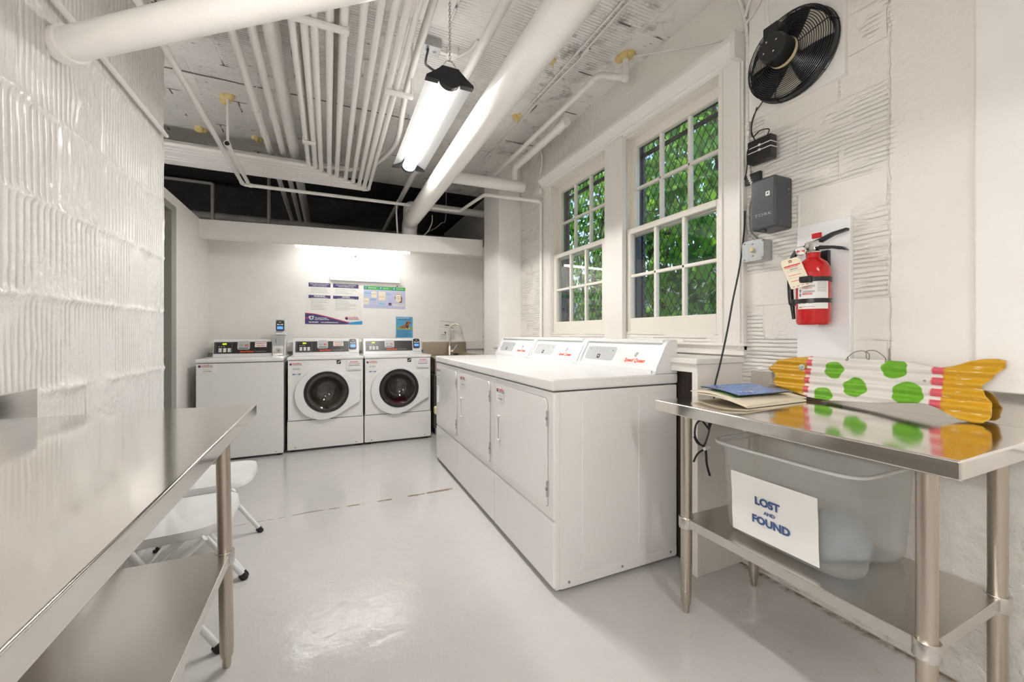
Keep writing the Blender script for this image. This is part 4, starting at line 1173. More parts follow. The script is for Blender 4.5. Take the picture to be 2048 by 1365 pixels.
# ------------------------------------------------------------------ steel work tables
def make_table(name, label, loc, rz, L, D, top_z, leg_x, leg_y, up0, lean, shelf_z, sx0, sx1):
    """Stainless work table: local x along the length, front at y = 0 facing -y."""
    r = thing(name, label, 'work table', loc, rz)
    h = L/2
    mb = MB(m_steel)
    mb.box(-h, h, 0, D, top_z-.045, top_z, .005, 3)
    mb.build('tabletop', r, 30)
    mb = MB(m_steel)
    mb.box(-h, h-up0, D-.012, D, top_z-.002, top_z+.10, .003)
    mb.build('upstand', r, 30)
    mb = MB(m_steelshelf)
    y0, y1 = leg_y[0]-.012, leg_y[1]+.012
    mb.box(sx0, sx1, y0, y1, shelf_z-.036, shelf_z, .003)
    sh = mb.build('shelf', r, 30)
    for x in leg_x:
        for j, y in enumerate(leg_y):
            dx = lean
            lb = MB(m_steelleg)
            top = Vector((x, y+dx, top_z-.05))
            lb.tube([(x, y, .07), top], .0205, 20)
            lb.lathe([(0, 0), (.011, 0), (.013, .012), (.0135, .035), (.0185, .04), (.0205, .07)], Matrix.Translation((x, y, 0)), 18)
            lg = lb.build('leg', r)
            t = (shelf_z-.018)/top_z
            cb = MB(m_steelshelf)
            cb.lathe([(.0207, -.032), (.0265, -.032), (.0275, -.028), (.0275, .010), (.0265, .012), (.0207, .012)], Matrix.Translation((x, y+dx*t, shelf_z-.010)), 22)
            cb.build('collar', lg)
    return r
make_table('work_table', 'steel work table at the right wall carrying the tin fish', (1.235, .838, 0), RZ, .895, .612, .853, (-.362, .362), (.084, .498), .0, 0.0, .385, -.374, .374)
make_table('work_table', 'long bare steel work table along the block wall on the left', (-.257, .94, 0), PI/2, 1.83, .603, .853, (-.72, .703), (.057, .50), .05, .012, .392, -.732, .715)

# ------------------------------------------------------------------ folding chairs
def make_chair():
    r = thing('folding_chair', '', 'chair', group='white folding chairs beyond the steel table')
    mb = MB(m_chair)
    def f(u, v):
        # pan: rounded plan, dished middle, edge rolled down
        a = 2*PI*u/48; k = v/8
        ex = 4.2
        ca, sa = math.cos(a), math.sin(a)
        q = (abs(ca)**ex+abs(sa)**ex)**(-1/ex)
        if v <= 5:
            s_ = v/5; z = .424-.010*(1-s_**2)
            return Vector((.192*q*ca*s_, .19+.192*q*sa*s_, z-.012*((sa*q*s_*.5+.5)-.5)))
        e = (v-5)/3
        return Vector(((.192+.006*math.sin(e*PI/2))*q*ca, .19+(.192+.006*math.sin(e*PI/2))*q*sa, .424-.028*e-.012*(sa*q*.5)))
    mb.grid(f, 48, 8, close_u=True)
    mb.grid(lambda u, v: f(u, 8)*1.0+Vector((0, 0, -.001)) if v == 0 else Vector((0, .19, .395)), 48, 1, close_u=True)
    mb.build('seat', r, 60)
    mb = MB(m_chair)
    for s_ in (-1, 1): pass
    mb.grid(lambda u, v: Vector((-.18+.36*u/12, .418+.018*math.sin(PI*u/12)+.012*(v/4), .58+.135*v/4)), 12, 4)
    mb.grid(lambda u, v: Vector((-.18+.36*u/12, .424+.018*math.sin(PI*u/12)+.012*(v/4), .58+.135*v/4)), 12, 4)
    mb.build('backrest', r, 60)
    for s_ in (-1, 1):
        fl = MB(m_chair).tube(fillet([(s_*.232, .0, .012), (s_*.212, .27, .42), (s_*.188, .43, .71)], .06), .0115, 12).build('front_leg', r)
        MB(m_rubber).lathe([(0, 0), (.013, 0), (.0155, .008), (.0155, .03), (.012, .032)], Matrix.Translation((s_*.2325, -.004, 0)) @ Matrix.Rotation(math.radians(-33), 4, 'X'), 12).build('rubber_foot', fl)
        rl = MB(m_chair).tube([(s_*.202, .05, .40), (s_*.205, .46, .012)], .0115, 12).build('rear_leg', r)
        MB(m_rubber).lathe([(0, 0), (.013, 0), (.0155, .008), (.0155, .03), (.012, .032)], Matrix.Translation((s_*.205, .463, 0)) @ Matrix.Rotation(math.radians(42), 4, 'X'), 12).build('rubber_foot', rl)
    for (w_, y_, z_) in ((.204, .38, .09),): MB(m_chair).tube([(-w_, y_, z_), (w_, y_, z_)], .007, 8).build('stretcher', r)
    return r
ch = make_chair(); ch.location = (-.352, 1.965, 0); ch.rotation_euler = (0, 0, PI/2)
ch['label'] = 'white metal folding chair nearest the steel table, half under its top'
dup(ch, (-.352, 2.45, 0), PI/2, 'white metal folding chair farther from the table, nearer the washers')

# ------------------------------------------------------------------ plastic tub with its sign, clothes inside
tub = thing('storage_tub', 'frosted clear plastic lost-and-found tub on the lower shelf of the right table', 'tub', (1.56, .87, .3855))
def tub_f(u, v, inset=0.0):
    prof = [(.0, .80), (.012, .88), (.03, .91), (.12, .935), (.22, .955), (.30, .975), (.318, .98), (.320, 1.06), (.332, 1.065), (.336, 1.045)]
    z, k = prof[v]
    hx, hy = .205*k, .232*k
    a = 2*PI*u/96; ca, sa = math.cos(a), math.sin(a); ex = 7.0
    q = (abs(ca)**ex+abs(sa)**ex)**(-1/ex)
    x, y = hx*q*ca, hy*q*sa
    if v < 6:                                     # handle recess low in both short ends
        w = math.exp(-((x)/.07)**4)*max(0, 1-z/.20)
        if abs(sa)*q > .9: y -= math.copysign(.035*w, y)
    return Vector((x*(1-inset), y*(1-inset), z))
mb = MB(m_tub)
mb.grid(lambda u, v: tub_f(u, v), 96, 9, close_u=True)
mb.poly([tub_f(u, 0) for u in range(96)])
mb.build('shell', tub, 50)
rim = MB(m_tubrim)
rim.tube([tub_f(u, 8)+Vector((0, 0, -.002)) for u in range(96)], .0055, 8, closed=True)
rim.build('rim', tub, 60)
sg = MB(m_paper)
xs = lambda z: -.205*(.915+.085*z/.32)-.004
def sign_f(u, v):
    y = .155-.29*u/14; z = .025+.215*v/8
    return Vector((xs(z)-.0015-.002*math.sin(u*.9+v*.5)*math.sin(v*.8)-.001, y, z))
sg.grid(sign_f, 14, 8)
sign = sg.build('paper_sign', tub, 80)
Ml = lambda y, z: fr((xs(z)-.0062, y, z), (0, -1, 0), (-.06, 0, 1))
mb = MB(m_signblue)
mb.text('LOST', .036, Ml(.022, .160), 'CENTER', .0018, 1.0).text('AND', .016, Ml(.014, .127), 'CENTER', .0007, 1.1).text('FOUND', .036, Ml(.012, .094), 'CENTER', .0018, 1.02)
mb.build('sign_lettering', sign, 0)
def lump(name, label, c, sx_, sy_, sz_, m, seed):
    mb = MB(m)
    def f(u, v):
        a = 2*PI*u/28; b = -PI/2+PI*v/14
        n = 1+.28*noise.noise(Vector((math.cos(a)*1.6, math.sin(a)*1.6+seed, b*1.6)))
        return Vector((c[0]+sx_*n*math.cos(a)*math.cos(b), c[1]+sy_*n*math.sin(a)*math.cos(b), c[2]+sz_*max(-.55, n*math.sin(b))))
    mb.grid(f, 28, 14, close_u=True)
    return tag(mb.build(name, base=True, smooth=80), label, 'clothing', 'clothes in the tub')
lump('folded_clothing', 'pale blue clothing showing faintly through the near half of the tub', (1.57, .80, .437), .11, .09, .085, m_bluecloth, 1)
lump('folded_clothing', 'beige clothing showing faintly through the far end of the tub', (1.53, .985, .446), .10, .07, .105, m_beigecloth, 5)

# ------------------------------------------------------------------ tin fish, papers
OUT = [(.000, .118), (.010, .138), (.042, .160), (.085, .174), (.163, .184), (.230, .184), (.305, .183), (.380, .183), (.455, .181), (.515, .174), (.556, .166),
       (.580, .174), (.620, .190), (.655, .201), (.680, .203), (.696, .197), (.694, .180), (.676, .152), (.655, .122), (.650, .110), (.658, .092), (.672, .070), (.677, .044), (.672, .018), (.660, .003),
       (.640, .001), (.610, .006), (.580, .020), (.556, .034), (.532, .042), (.500, .040), (.455, .034), (.380, .024), (.305, .017), (.250, .012), (.200, .012), (.163, .016),
       (.120, .026), (.075, .036), (.042, .046), (.024, .062), (.026, .076), (.040, .086), (.018, .100)]
def inside(x, y):
    c = False; n = len(OUT)
    for i in range(n):
        (x1, y1), (x2, y2) = OUT[i], OUT[(i+1) % n]
        if (y1 > y) != (y2 > y) and x < (x2-x1)*(y-y1)/(y2-y1)+x1: c = not c
    return c
def snap(x, y):
    best = None
    for i in range(len(OUT)):
        a = Vector(OUT[i]); b = Vector(OUT[(i+1) % len(OUT)]); d = b-a; p_ = Vector((x, y))
        t = max(0, min(1, (p_-a).dot(d)/d.length_squared)); q = a+d*t
        if best is None or (q-p_).length < best[0]: best = ((q-p_).length, q)
    return best[1]
def make_fish():
    r = thing('tin_fish', 'yellow and white corrugated tin fish with green spots propped on the right table', 'fish ornament', (1.79, 1.181, .8535))
    # local x runs along world -y, local y up the leaning sheet
    lean = math.atan2(.045, .2)
    Mx = Matrix(((0, math.sin(lean), -math.cos(lean), 0), (-1, 0, 0, 0), (0, math.cos(lean), math.sin(lean), 0), (0, 0, 0, 1)))
    dx, dy = .0058, .0037
    nx, ny = int(.70/dx)+1, int(.206/dy)+1
    keep = {(i, j) for i in range(nx) for j in range(ny) if inside((i+.5)*dx, (j+.5)*dy)}
    used = {(i+a, j+b) for (i, j) in keep for a in (0, 1) for b in (0, 1)}
    bm = bmesh.new(); V = {}
    for (i, j) in used:
        x, y = i*dx, j*dy
        full = all((i-a, j-b) in keep for a in (0, 1) for b in (0, 1))
        if not full:
            q = snap(x, y)
            if (q-Vector((x, y))).length < .008: x, y = q
        z = .0055*math.sin(2*PI*y/.037)+.006*math.exp(-((x-.0)/.10)**2)
        V[(i, j)] = bm.verts.new((x, y, z))
    for (i, j) in keep: bm.faces.new([V[(i, j)], V[(i+1, j)], V[(i+1, j+1)], V[(i, j+1)]])
    me = bpy.data.meshes.new('fish_body'); bm.to_mesh(me); bm.free(); me.materials.append(m_fish)
    me.polygons.foreach_set('use_smooth', [True]*len(me.polygons))
    o = bpy.data.objects.new('fish_body', me); COL.objects.link(o); o.parent = r
    o.matrix_local = Mx
    so = o.modifiers.new('thickness', 'SOLIDIFY'); so.thickness = .0012
    mb = MB(m_galv)
    Me = Mx @ Matrix.Translation((.137, .134, .0065))
    mb.lathe([(.0125, 0), (.0125, .002), (.008, .0035), (.0075, .0022), (.004, .0022), (.004, .006), (0, .007)], Me, 18)
    mb.build('eye', r)
    mb = MB(m_stick)
    q = lambda x, y, z=.004: Mx @ Vector((x, y, z))
    pts = spline([q(.293, .176), q(.297, .186, .008), q(.315, .207), q(.340, .214), q(.352, .205), q(.358, .186, .012), q(.366, .180, .012), q(.364, .200, .010), q(.352, .212), q(.372, .217), q(.392, .207), q(.412, .188, .006), q(.411, .174)], 5)
    mb.tube(pts, .0011, 6)
    mb.tube(spline([q(.290, .178, .006), q(.294, .172, .008), q(.299, .178, .007), q(.295, .186, .008)], 4), .0012, 5)
    mb.build('hanging_wire', r)
    mb = MB(m_midgrey); mb.lathe([(.0035, 0), (.0035, .002), (0, .0025)], Mx @ Matrix.Translation((.522, .118, .005)), 8); mb.build('nail_hole', r)
make_fish()

def sheet(name, label, cat, P, th, m_top, bow, edge=m_cream):
    """Slightly curled stack given its four corners (far left, far right, near right, near left)."""
    A, B_, C_, D_ = [Vector(p_) for p_ in P]
    n = 14
    def f(u, v, lift):
        s_, t = u/n, v/n
        p_ = A*(1-s_)*(1-t)+B_*s_*(1-t)+C_*s_*t+D_*(1-s_)*t
        return p_+Vector((0, 0, bow*math.sin(PI*t)*(1-.6*s_)+lift))
    ctr = (A+B_+C_+D_)/4
    mb = MB(m_top)
    mb.grid(lambda u, v: f(u, v, th), n, n)
    mb.use(edge)
    mb.grid(lambda u, v: f(u, v, 0), n, n)
    for k in range(4):
        g = [lambda u, v: f(u, 0, th*v), lambda u, v: f(u, n, th*v), lambda u, v: f(0, u, th*v), lambda u, v: f(n, u, th*v)][k]
        mb.grid(g, n, 1)
    bmesh.ops.remove_doubles(mb.bm, verts=mb.bm.verts, dist=1e-6)
    return tag(mb.build(name, base=True, smooth=40), label, cat), f, n
Z0 = .8538
sheet('folder', 'thick cream paper folder lying under the green card on the right table', 'folder', [(1.45, 1.262, Z0+.012), (1.755, 1.255, Z0+.014), (1.748, .99, Z0+.001), (1.39, .985, Z0+.001)], .007, m_cream, .010)
o, _, _ = sheet('paper_sheets', 'curled cream sheets with a green oval on top of the folder', 'papers', [(1.425, 1.272, Z0+.024), (1.765, 1.242, Z0+.030), (1.782, 1.008, Z0+.009), (1.372, .978, Z0+.009)], .004, m_cream, .014)
gp = MB(m_greenpaper)
A = [Vector(q) for q in ((1.455, 1.24, Z0+.029), (1.745, 1.215, Z0+.035), (1.758, 1.035, Z0+.014), (1.395, 1.005, Z0+.014))]
def gf(s_, t):
    p_ = A[0]*(1-s_)*(1-t)+A[1]*s_*(1-t)+A[2]*s_*t+A[3]*(1-s_)*t
    return p_+Vector((0, 0, .014*math.sin(PI*t)*(1-.6*s_)+.001))
def ell(u, v):
    a = 2*PI*u/40; k = v/8; ca, sa = math.cos(a), math.sin(a); q = (abs(ca)**3.2+abs(sa)**3.2)**(-1/3.2)
    return gf(.5+.5*k*q*ca, .5+.5*k*q*sa)-o.location
gp.grid(ell, 40, 8, close_u=True)
gp.build('green_oval', o, 60)
o2, _, _ = sheet('magazine', 'blue magazine with white title lying on the cream sheets on the right table', 'magazine', [(1.475, 1.262, Z0+.041), (1.73, 1.225, Z0+.046), (1.715, 1.035, Z0+.034), (1.425, 1.045, Z0+.034)], .004, m_cover, .004, m_black)
Mm = fr(Vector((1.50, 1.09, Z0+.0425))-o2.location, (.25, -.13, .0), (.05, .2, .01))
mb = MB(m_paper); mb.text('2024', .036, Mm, 'CENTER', .0002, 1.2, .3); mb.build('title_lettering', o2, 0)

# ------------------------------------------------------------------ fire extinguisher and its board
tag(MB(m_plastic).box(1.836, 1.861, .882, 1.078, .86, 1.585, .004).build('mounting_board', base=True), 'white vertical board on the right wall behind the extinguisher', 'board')
e = thing('fire_extinguisher', 'red fire extinguisher hung on a white board on the right wall', 'fire extinguisher', (1.772, .978, 1.163))
R = .0575
mb = MB(m_red); mb.lathe([(0, .004), (.05, .0), (.055, .004), (R, .012), (R, .205), (.055, .228), (.046, .248), (.032, .262), (.024, .268), (.024, .29), (0, .29)], None, 36); mb.build('cylinder', e)
mb = MB(m_paper); mb.lathe([(R+.0006, .062), (R+.0006, .178)], None, 16, math.radians(152), math.radians(262)); lb = mb.build('printed_label', e)
mb = MB(m_greyink)
def arc_line(z, a0, a1, h, m):
    mb.use(m); mb.lathe([(R+.0011, z), (R+.0011, z+h)], None, 6, math.radians(a0), math.radians(a1))
for z in (.152, .148, .131, .127): arc_line(z, 172, 214, .0022, m_midgrey)
for z in (.143, .122, .118): arc_line(z, 172, 206, .0022, m_redink)
for i in range(9): arc_line(.165-.0045*i, 222, 254, .0015, m_greyink)
arc_line(.084, 158, 166, .008, m_ink); arc_line(.084, 174, 186, .008, m_ink); arc_line(.084, 194, 208, .008, m_ink); arc_line(.070, 172, 214, .0015, m_redink)
arc_line(.067, 160, 170, .005, m_midgrey); arc_line(.112, 160, 168, .012, m_midgrey); arc_line(.128, 160, 168, .012, m_midgrey)
mb.build('label_print', lb, 0)
for (z, n_) in ((.178, 0), (.094, 1)):
    mb = MB(m_black); mb.lathe([(R+.0012, z-.009), (R+.003, z-.008), (R+.003, z+.008), (R+.0012, z+.009)], None, 36)
    if n_ == 0: mb.box(-.074, -.056, -.03, .012, z-.014, z+.012, .003)
    else: mb.box(-.02, .012, .055, .072, z-.014, z+.012, .003)
    mb.build('strap', e)
mb = MB(m_black); mb.box(.045, .064, -.03, .03, .02, .30, .003); mb.build('wall_bracket', e)
# valve, gauge, levers (levers point along -y)
mb = MB(m_chrome); mb.lathe([(.026, .288), (.027, .292), (.018, .30), (.016, .325), (0, .326)], None, 18).box(-.014, .014, -.028, .024, .308, .335, .004); mb.build('valve', e)
mb = MB(m_black)
for (pts_, w) in (([(.026, .330), (-.02, .338), (-.07, .356), (-.118, .362), (-.118, .353), (-.07, .344), (-.02, .322), (.026, .318)], .012), ([(.01, .318), (-.03, .312), (-.08, .302), (-.105, .294), (-.118, .280), (-.112, .279), (-.098, .286), (-.06, .296), (.01, .304)], .012)):
    mb.prism([(-p_[0], p_[1]) for p_ in pts_], -w, w, fr((0, 0, 0), (0, -1, 0), (0, 0, 1)), .003)
mb.build('lever', e)
mb = MB(m_red); mb.box(-.004, .004, -.030, .004, .345, .366, .002); mb.build('pull_pin', e)
mb = MB(m_chrome)
Mg = fr((-.018, .034, .300), (.35, -.94, 0), (0, 0, 1))
mb.lathe([(0, 0), (.017, 0), (.019, .004), (.019, .012), (.016, .014)], Mg, 20)
mb.use(m_paper).disc(0, 0, .0165, .0125, Mg, 20).use(m_redink).poly([(0, 0), (.013, -.008), (.014, .004)], Mg, .013).poly([(0, 0), (-.013, -.008), (-.014, .004)], Mg, .013)
mb.build('gauge', e)
mb = MB(m_black); mb.tube(spline([(0, .02, .315), (-.01, .055, .305), (-.012, .078, .255), (-.012, .082, .18), (-.01, .079, .10), (-.008, .076, .09)], 6), .0105, 12).tube([(-.008, .076, .09), (-.004, .072, .025)], [.009, .006], 12)
mb.build('hose', e)
tg = MB(m_cream)
Mt = fr((-.068, .052, .268), (.30, -.95, .20), (.05, .42, 1))
tg.prism([(-.034, -.13), (.034, -.13), (.034, -.012), (.024, 0), (-.024, 0), (-.034, -.012)], 0, .0012, Mt)
t_ = tg.build('inspection_tag', e, 0)
mb = MB(m_brown); mb.lathe([(.0025, .002), (.006, .002)], Mt @ Matrix.Translation((0, -.012, 0)), 12)
mb.use(m_redink).rect(-.028, .028, -.034, -.029, .002, Mt).rect(-.028, .02, -.039, -.037, .002, Mt)
mb.use(m_greyink).rect(-.028, .028, -.056, -.055, .002, Mt).rect(-.012, .014, -.050, -.045, .002, Mt).rect(-.028, .028, -.085, -.084, .002, Mt)
mb.use(m_orange).rect(-.024, .018, -.10, -.098, .002, Mt).rect(-.024, .018, -.075, -.073, .002, Mt)
mb.use(m_ink)
for i in range(4): mb.rect(-.026+.015*i, -.019+.015*i, -.124, -.122, .002, Mt)
mb.build('tag_print', t_, 0)

# ------------------------------------------------------------------ wall fan, controls, conduit on the right wall
tag(MB(m_paint).box(1.838, 1.862, .902, 1.298, 2.145, 2.885, .003).build('fan_board', base=True), 'white square board on the right wall carrying the black fan', 'board')
fan = thing('wall_fan', 'black round wall fan with wire cage and grey blades, high on the right wall', 'fan', (1.838, 1.09, 2.325))
Mf = fr((0, 0, 0), (0, -1, 0), (0, 0, 1))
mb = MB(m_black); mb.lathe([(0, .001), (.172, .001), (.178, .004), (.178, .03), (.174, .034)], Mf, 44); mb.build('shroud', fan)
cage = MB(m_blackgloss)
def ring(r_, h_, w_=.0016): cage.tube([Mf @ Vector((r_*math.cos(2*PI*i/44), r_*math.sin(2*PI*i/44), h_)) for i in range(44)], w_, 5, closed=True)
for i in range(15): ring(.052+.0080*i, .060+.010*math.sin(PI*.5*(1-i/14)))
for h_ in (.050, .040, .030): ring(.1755, h_)
ring(.178, .012, .0035); ring(.170, .056, .0024)
for k in range(6):
    t = 2*PI*k/6+.25
    P = [(.045, .070), (.11, .066), (.165, .060), (.177, .045), (.180, .008)]
    cage.tube([Mf @ Vector((r_*math.cos(t), r_*math.sin(t), h_)) for r_, h_ in P], .0024, 6)
cage.build('wire_cage', fan, 60)
for a in (28, 150, 262):
    mb = MB(m_blade)
    t = math.radians(a); Mb = Mf @ Matrix.Rotation(t, 4, 'Z')
    def bf(u, v):
        q = .035+.125*u/10; s_ = (v/6-.5)
        half = .42+.20*(u/10)
        ang = s_*half*1.6
        return Mb @ Vector((q*math.cos(ang), q*math.sin(ang), .026+.030*s_+.0))
    mb.grid(bf, 10, 6); mb.build('blade', fan, 60)
mb = MB(m_black); mb.lathe([(0, .012), (.035, .012), (.035, .045), (0, .045)], Mf, 20); mb.build('hub', fan)
mb = MB(m_black); mb.lathe([(.02, .05), (.056, .058), (.058, .066), (.058, .150), (.052, .160), (0, .163)], Mf, 32)
mb.box(-.036, .028, .048, .098, .085, .155, .005, M=Mf)
mt = mb.build('motor', fan)
mb = MB(m_shim); mb.lathe([(.0585, .072), (.0590, .074), (.0590, .086), (.0585, .088)], Mf, 32); mb.build('motor_band', mt)
mb = MB(m_chrome)
for k in range(4): mb.lathe([(.0035, .160), (.0035, .164), (0, .165)], Mf @ Matrix.Translation((.030*math.cos(PI/2*k+.5), .030*math.sin(PI/2*k+.5), 0)), 8)
mb.build('motor_screw', mt)
# fan cord
mb = MB(m_pipe); mb.tube(spline([(1.832, 1.312, 2.66), (1.80, 1.26, 2.70), (1.78, 1.20, 2.70), (1.762, 1.16, 2.64), (1.738, 1.145, 2.52), (1.735, 1.125, 2.435)], 6), .0075, 10)
mb.tube(spline([(1.832, 1.315, 2.62), (1.83, 1.25, 2.66), (1.80, 1.20, 2.695)], 6), .006, 8)
tag(mb.build('fan_cable', base=True), 'white cable looping from the wall conduit to the black fan motor', 'cable')
ad = thing('power_adapter', 'black power adapter bound with white ties below the fan', 'power adapter', (1.83, 1.215, 1.915))
Ma = fr((-.02, 0, .055), (0, -1, 0.0), (0, 0, 1))
mb = MB(m_black); mb.box(-.055, .055, -.052, .052, -.022, .022, .004, M=Ma); mb.build('body', ad)
mb = MB(m_paper)
for z in (-.004, .018): mb.box(-.0565, .0565, z-.002, z+.002, -.0235, .0235, .001, M=Ma).box(.0, .01, z-.005, z+.005, .0225, .0275, .001, M=Ma)
mb.build('cable_tie', ad)
mb = MB(m_black)
mb.tube(spline([(-.035, .04, .09), (-.055, .045, .06), (-.05, .05, .0), (-.035, .065, -.03), (-.02, .085, -.05)], 5), .003, 6)
mb.tube(spline([(-.02, -.02, .105), (-.022, -.035, .135), (-.018, .01, .15), (-.012, .05, .14), (-.01, .055, .20), (-.01, .03, .27)], 5), .0028, 6)
mb.tube(spline([(-.02, .03, .105), (-.02, .05, .17), (-.01, .045, .24), (-.01, .0, .285)], 5), .0028, 6)
mb.build('cord', ad)
mb = MB(m_redink); mb.box(-.005, .02, -.0525, -.0515, .0222, .0226, M=Ma); mb.build('warning_mark', ad, 0)
mb = MB(m_black); mb.box(1.842, 1.862, 1.245, 1.322, 1.845, 1.895, .003); tag(mb.build('plug_block', base=True), 'small black block on the wall just above the dark grey control box', 'plug')
gb = thing('control_box', 'dark grey steel control box on the right wall below the fan', 'control box', (1.862, 1.165, 1.59))
mb = MB(m_box); mb.box(-.118, 0, -.055, .058, 0, .225, .010, 3); mb.box(-.105, -.09, .0, .02, -.012, .002, .003)
mb.build('case', gb)
MG = fr((-.1183, 0, 0), (0, -1, 0), (0, 0, 1))
mb = MB(m_paper); mb.prism(rrect(.012, .030, .140, .160, .003), 0, .001, MG).use(m_ink).disc(.021, .151, .004, .0015, MG, 10); mb.build('lock_plate', gb, 0)
mb = MB(m_greyink); mb.text('TORK', .018, MG @ Matrix.Translation((.0, .062, .0006)), 'CENTER', 0, 1.6); mb.build('brand_lettering', gb, 0)
mb = MB(m_galv)
for z in (.15, .17): mb.lathe([(.003, 0), (.003, .002), (0, .0025)], fr((-.03, -.055, z), (1, 0, 0), (0, 0, 1)), 8)
mb.build('screw', gb)
sb = thing('switch_box', 'galvanised switch box with an ivory toggle below the dark control box', 'switch', (1.862, 1.245, 1.465))
mb = MB(m_galv); mb.box(-.062, 0, -.048, .052, .0, .095, .006); mb.prism(rrect(-.054, .050, .0, .096, .014), .062, .070, fr((0, 0, 0), (0, -1, 0), (0, 0, 1)), .003)
mb.build('case', sb)
mb = MB(m_shim); mb.box(-.082, -.068, -.004, .008, .042, .060, .002); mb.build('toggle', sb)
mb = MB(m_midgrey)
for (y, z) in ((-.046, .01), (.042, .01), (-.046, .086), (.042, .086), (.002, .078), (.002, .024)): mb.lathe([(.004, .070), (.004, .072), (0, .073)], fr((0, y, z), (0, -1, 0), (0, 0, 1)), 8)
mb.build('screw', sb)
P, Rr = ribbed(spline([(1.84, 1.385, 2.88), (1.84, 1.345, 2.76), (1.84, 1.315, 2.635), (1.845, 1.308, 2.50), (1.845, 1.309, 2.256), (1.845, 1.31, 2.014), (1.848, 1.305, 1.90), (1.85, 1.285, 1.84)], 5), .0095)
tag(MB(m_pipe).tube(P, Rr, 8).build('flexible_conduit', base=True, smooth=70), 'white ribbed conduit running down beside the window casing from the ceiling', 'conduit')
P, Rr = ribbed(spline([(1.85, 1.262, 1.80), (1.84, 1.292, 1.76), (1.84, 1.300, 1.70), (1.84, 1.296, 1.62), (1.845, 1.265, 1.575), (1.845, 1.25, 1.556)], 5), .0085)
tag(MB(m_flex).tube(P, Rr, 8).build('flexible_conduit', base=True, smooth=70), 'short grey ribbed conduit joining the dark control box to the switch box', 'conduit')
mb = MB(m_black)
mb.tube(spline([(1.83, 1.312, 1.72), (1.822, 1.311, 1.62), (1.792, 1.31, 1.457), (1.743, 1.31, 1.288), (1.706, 1.31, 1.146), (1.655, 1.31, .983), (1.622, 1.31, .892), (1.595, 1.312, .78), (1.585, 1.313, .69)], 6), .0042, 8)
mb.tube(spline([(1.585, 1.313, .69), (1.55, 1.322, .73), (1.515, 1.322, .715), (1.51, 1.322, .66), (1.555, 1.318, .615), (1.578, 1.312, .66), (1.60, 1.312, .715), (1.66, 1.318, .72), (1.70, 1.32, .695)], 6), .0042, 8)
mb.tube(spline([(1.51, 1.327, .66), (1.53, 1.327, .63), (1.57, 1.32, .60), (1.575, 1.315, .53), (1.595, 1.315, .475)], 5), .0050, 8)
mb.tube(spline([(1.57, 1.32, .60), (1.53, 1.326, .58), (1.505, 1.328, .545)], 5), .0042, 8)
mb.use(m_paper).tube([(1.555, 1.312, .603), (1.588, 1.312, .603)], .008, 8)
tag(mb.build('hanging_cable', base=True, smooth=70), 'long black power cord hanging past the window ledge, coiled behind the tub', 'cord')
mb = MB(m_pipe); mb.tube(spline([(1.72, 2.04, 2.885), (1.80, 1.95, 2.87), (1.85, 1.763, 2.795), (1.852, 1.6, 2.715), (1.852, 1.435, 2.638), (1.852, 1.33, 2.612)], 6), .005, 8)
tag(mb.build('ceiling_cable', base=True), 'thin white cable sagging from the ceiling foam to the fan corner', 'cable')

# ------------------------------------------------------------------ pipes and lamps under the ceiling
def pipe(name, label, pts, r_, m=m_pipe, R_=.05, n=14, cat='pipe', group=None, cols=()):
    mb = MB(m); mb.tube(fillet(pts, R_), r_, n)
    for (p_, d, w) in cols:
        d = Vector(d).normalized(); mb.tube([Vector(p_)-d*w/2, Vector(p_)+d*w/2], r_*1.22, n)
    return tag(mb.build(name, base=True, smooth=50), label, cat, group)
ORD = ['leftmost', 'second from left', 'third from left', 'fourth from left', 'fifth from left', 'fifth from right', 'fourth from right', 'third from right', 'second from right', 'rightmost']
EL = [(-.159, 3.951), (-.107, 3.973), (-.062, 4.026), (.004, 4.085), (.067, 4.118), (.146, 4.160), (.214, 4.218), (.273, 4.276), (.323, 4.320), (.369, 4.374)]
RAD = [.017, .018, .018, .019, .0185, .0175, .0175, .018, .020, .0155]
for i, (x, y) in enumerate(EL):
    pipe('conduit_pipe', '%s of the ten slim white conduits that bend left under the ceiling' % ORD[i], [(x, -2.79, 2.6), (x, y, 2.6), (-4.09, y, 2.6)], RAD[i], R_=.035, n=12, cat='conduit', group='white conduit bundle under the ceiling',
         cols=(((x, y-.045, 2.6), (0, 1, 0), .022), ((x-.045, y, 2.6), (1, 0, 0), .022)))
for (x0, x1, y, z, lab) in ((-.175, .09, 2.085, 2.578, 'white strap bar across the left conduits of the ceiling bundle'), (.30, .47, 2.50, 2.578, 'white strap bar across the right conduits near the hanging lamp'), (-.18, -.09, 3.42, 2.579, 'short white strap tying the two leftmost conduits near their bend')):
    mb = MB(m_pipe); mb.box(x0, x1, y-.018, y+.018, z-.016, z+.003, .004).box(x0, x0+.012, y-.01, y+.01, z-.01, ZC+.002).box(x1-.012, x1, y-.01, y+.01, z-.01, ZC+.002)
    tag(mb.build('pipe_strap', base=True), lab, 'strap')
pipe('water_pipe', 'white pipe left of the bundle, its far end running into the dark space', [(-.465, -2.79, 2.72), (-.465, 6.95, 2.72)], .024, cols=(((-.465, 3.75, 2.72), (0, 1, 0), .05),))
pipe('water_pipe', 'white pipe between the left and the thick dirty-ended pipes', [(-.365, -2.79, 2.72), (-.365, 6.95, 2.72)], .024, cols=(((-.365, 3.4, 2.72), (0, 1, 0), .04),))
pipe('water_pipe', 'thick white pipe just left of the conduit bundle', [(-.275, -2.79, 2.73), (-.275, 6.95, 2.73)], .042, n=18)
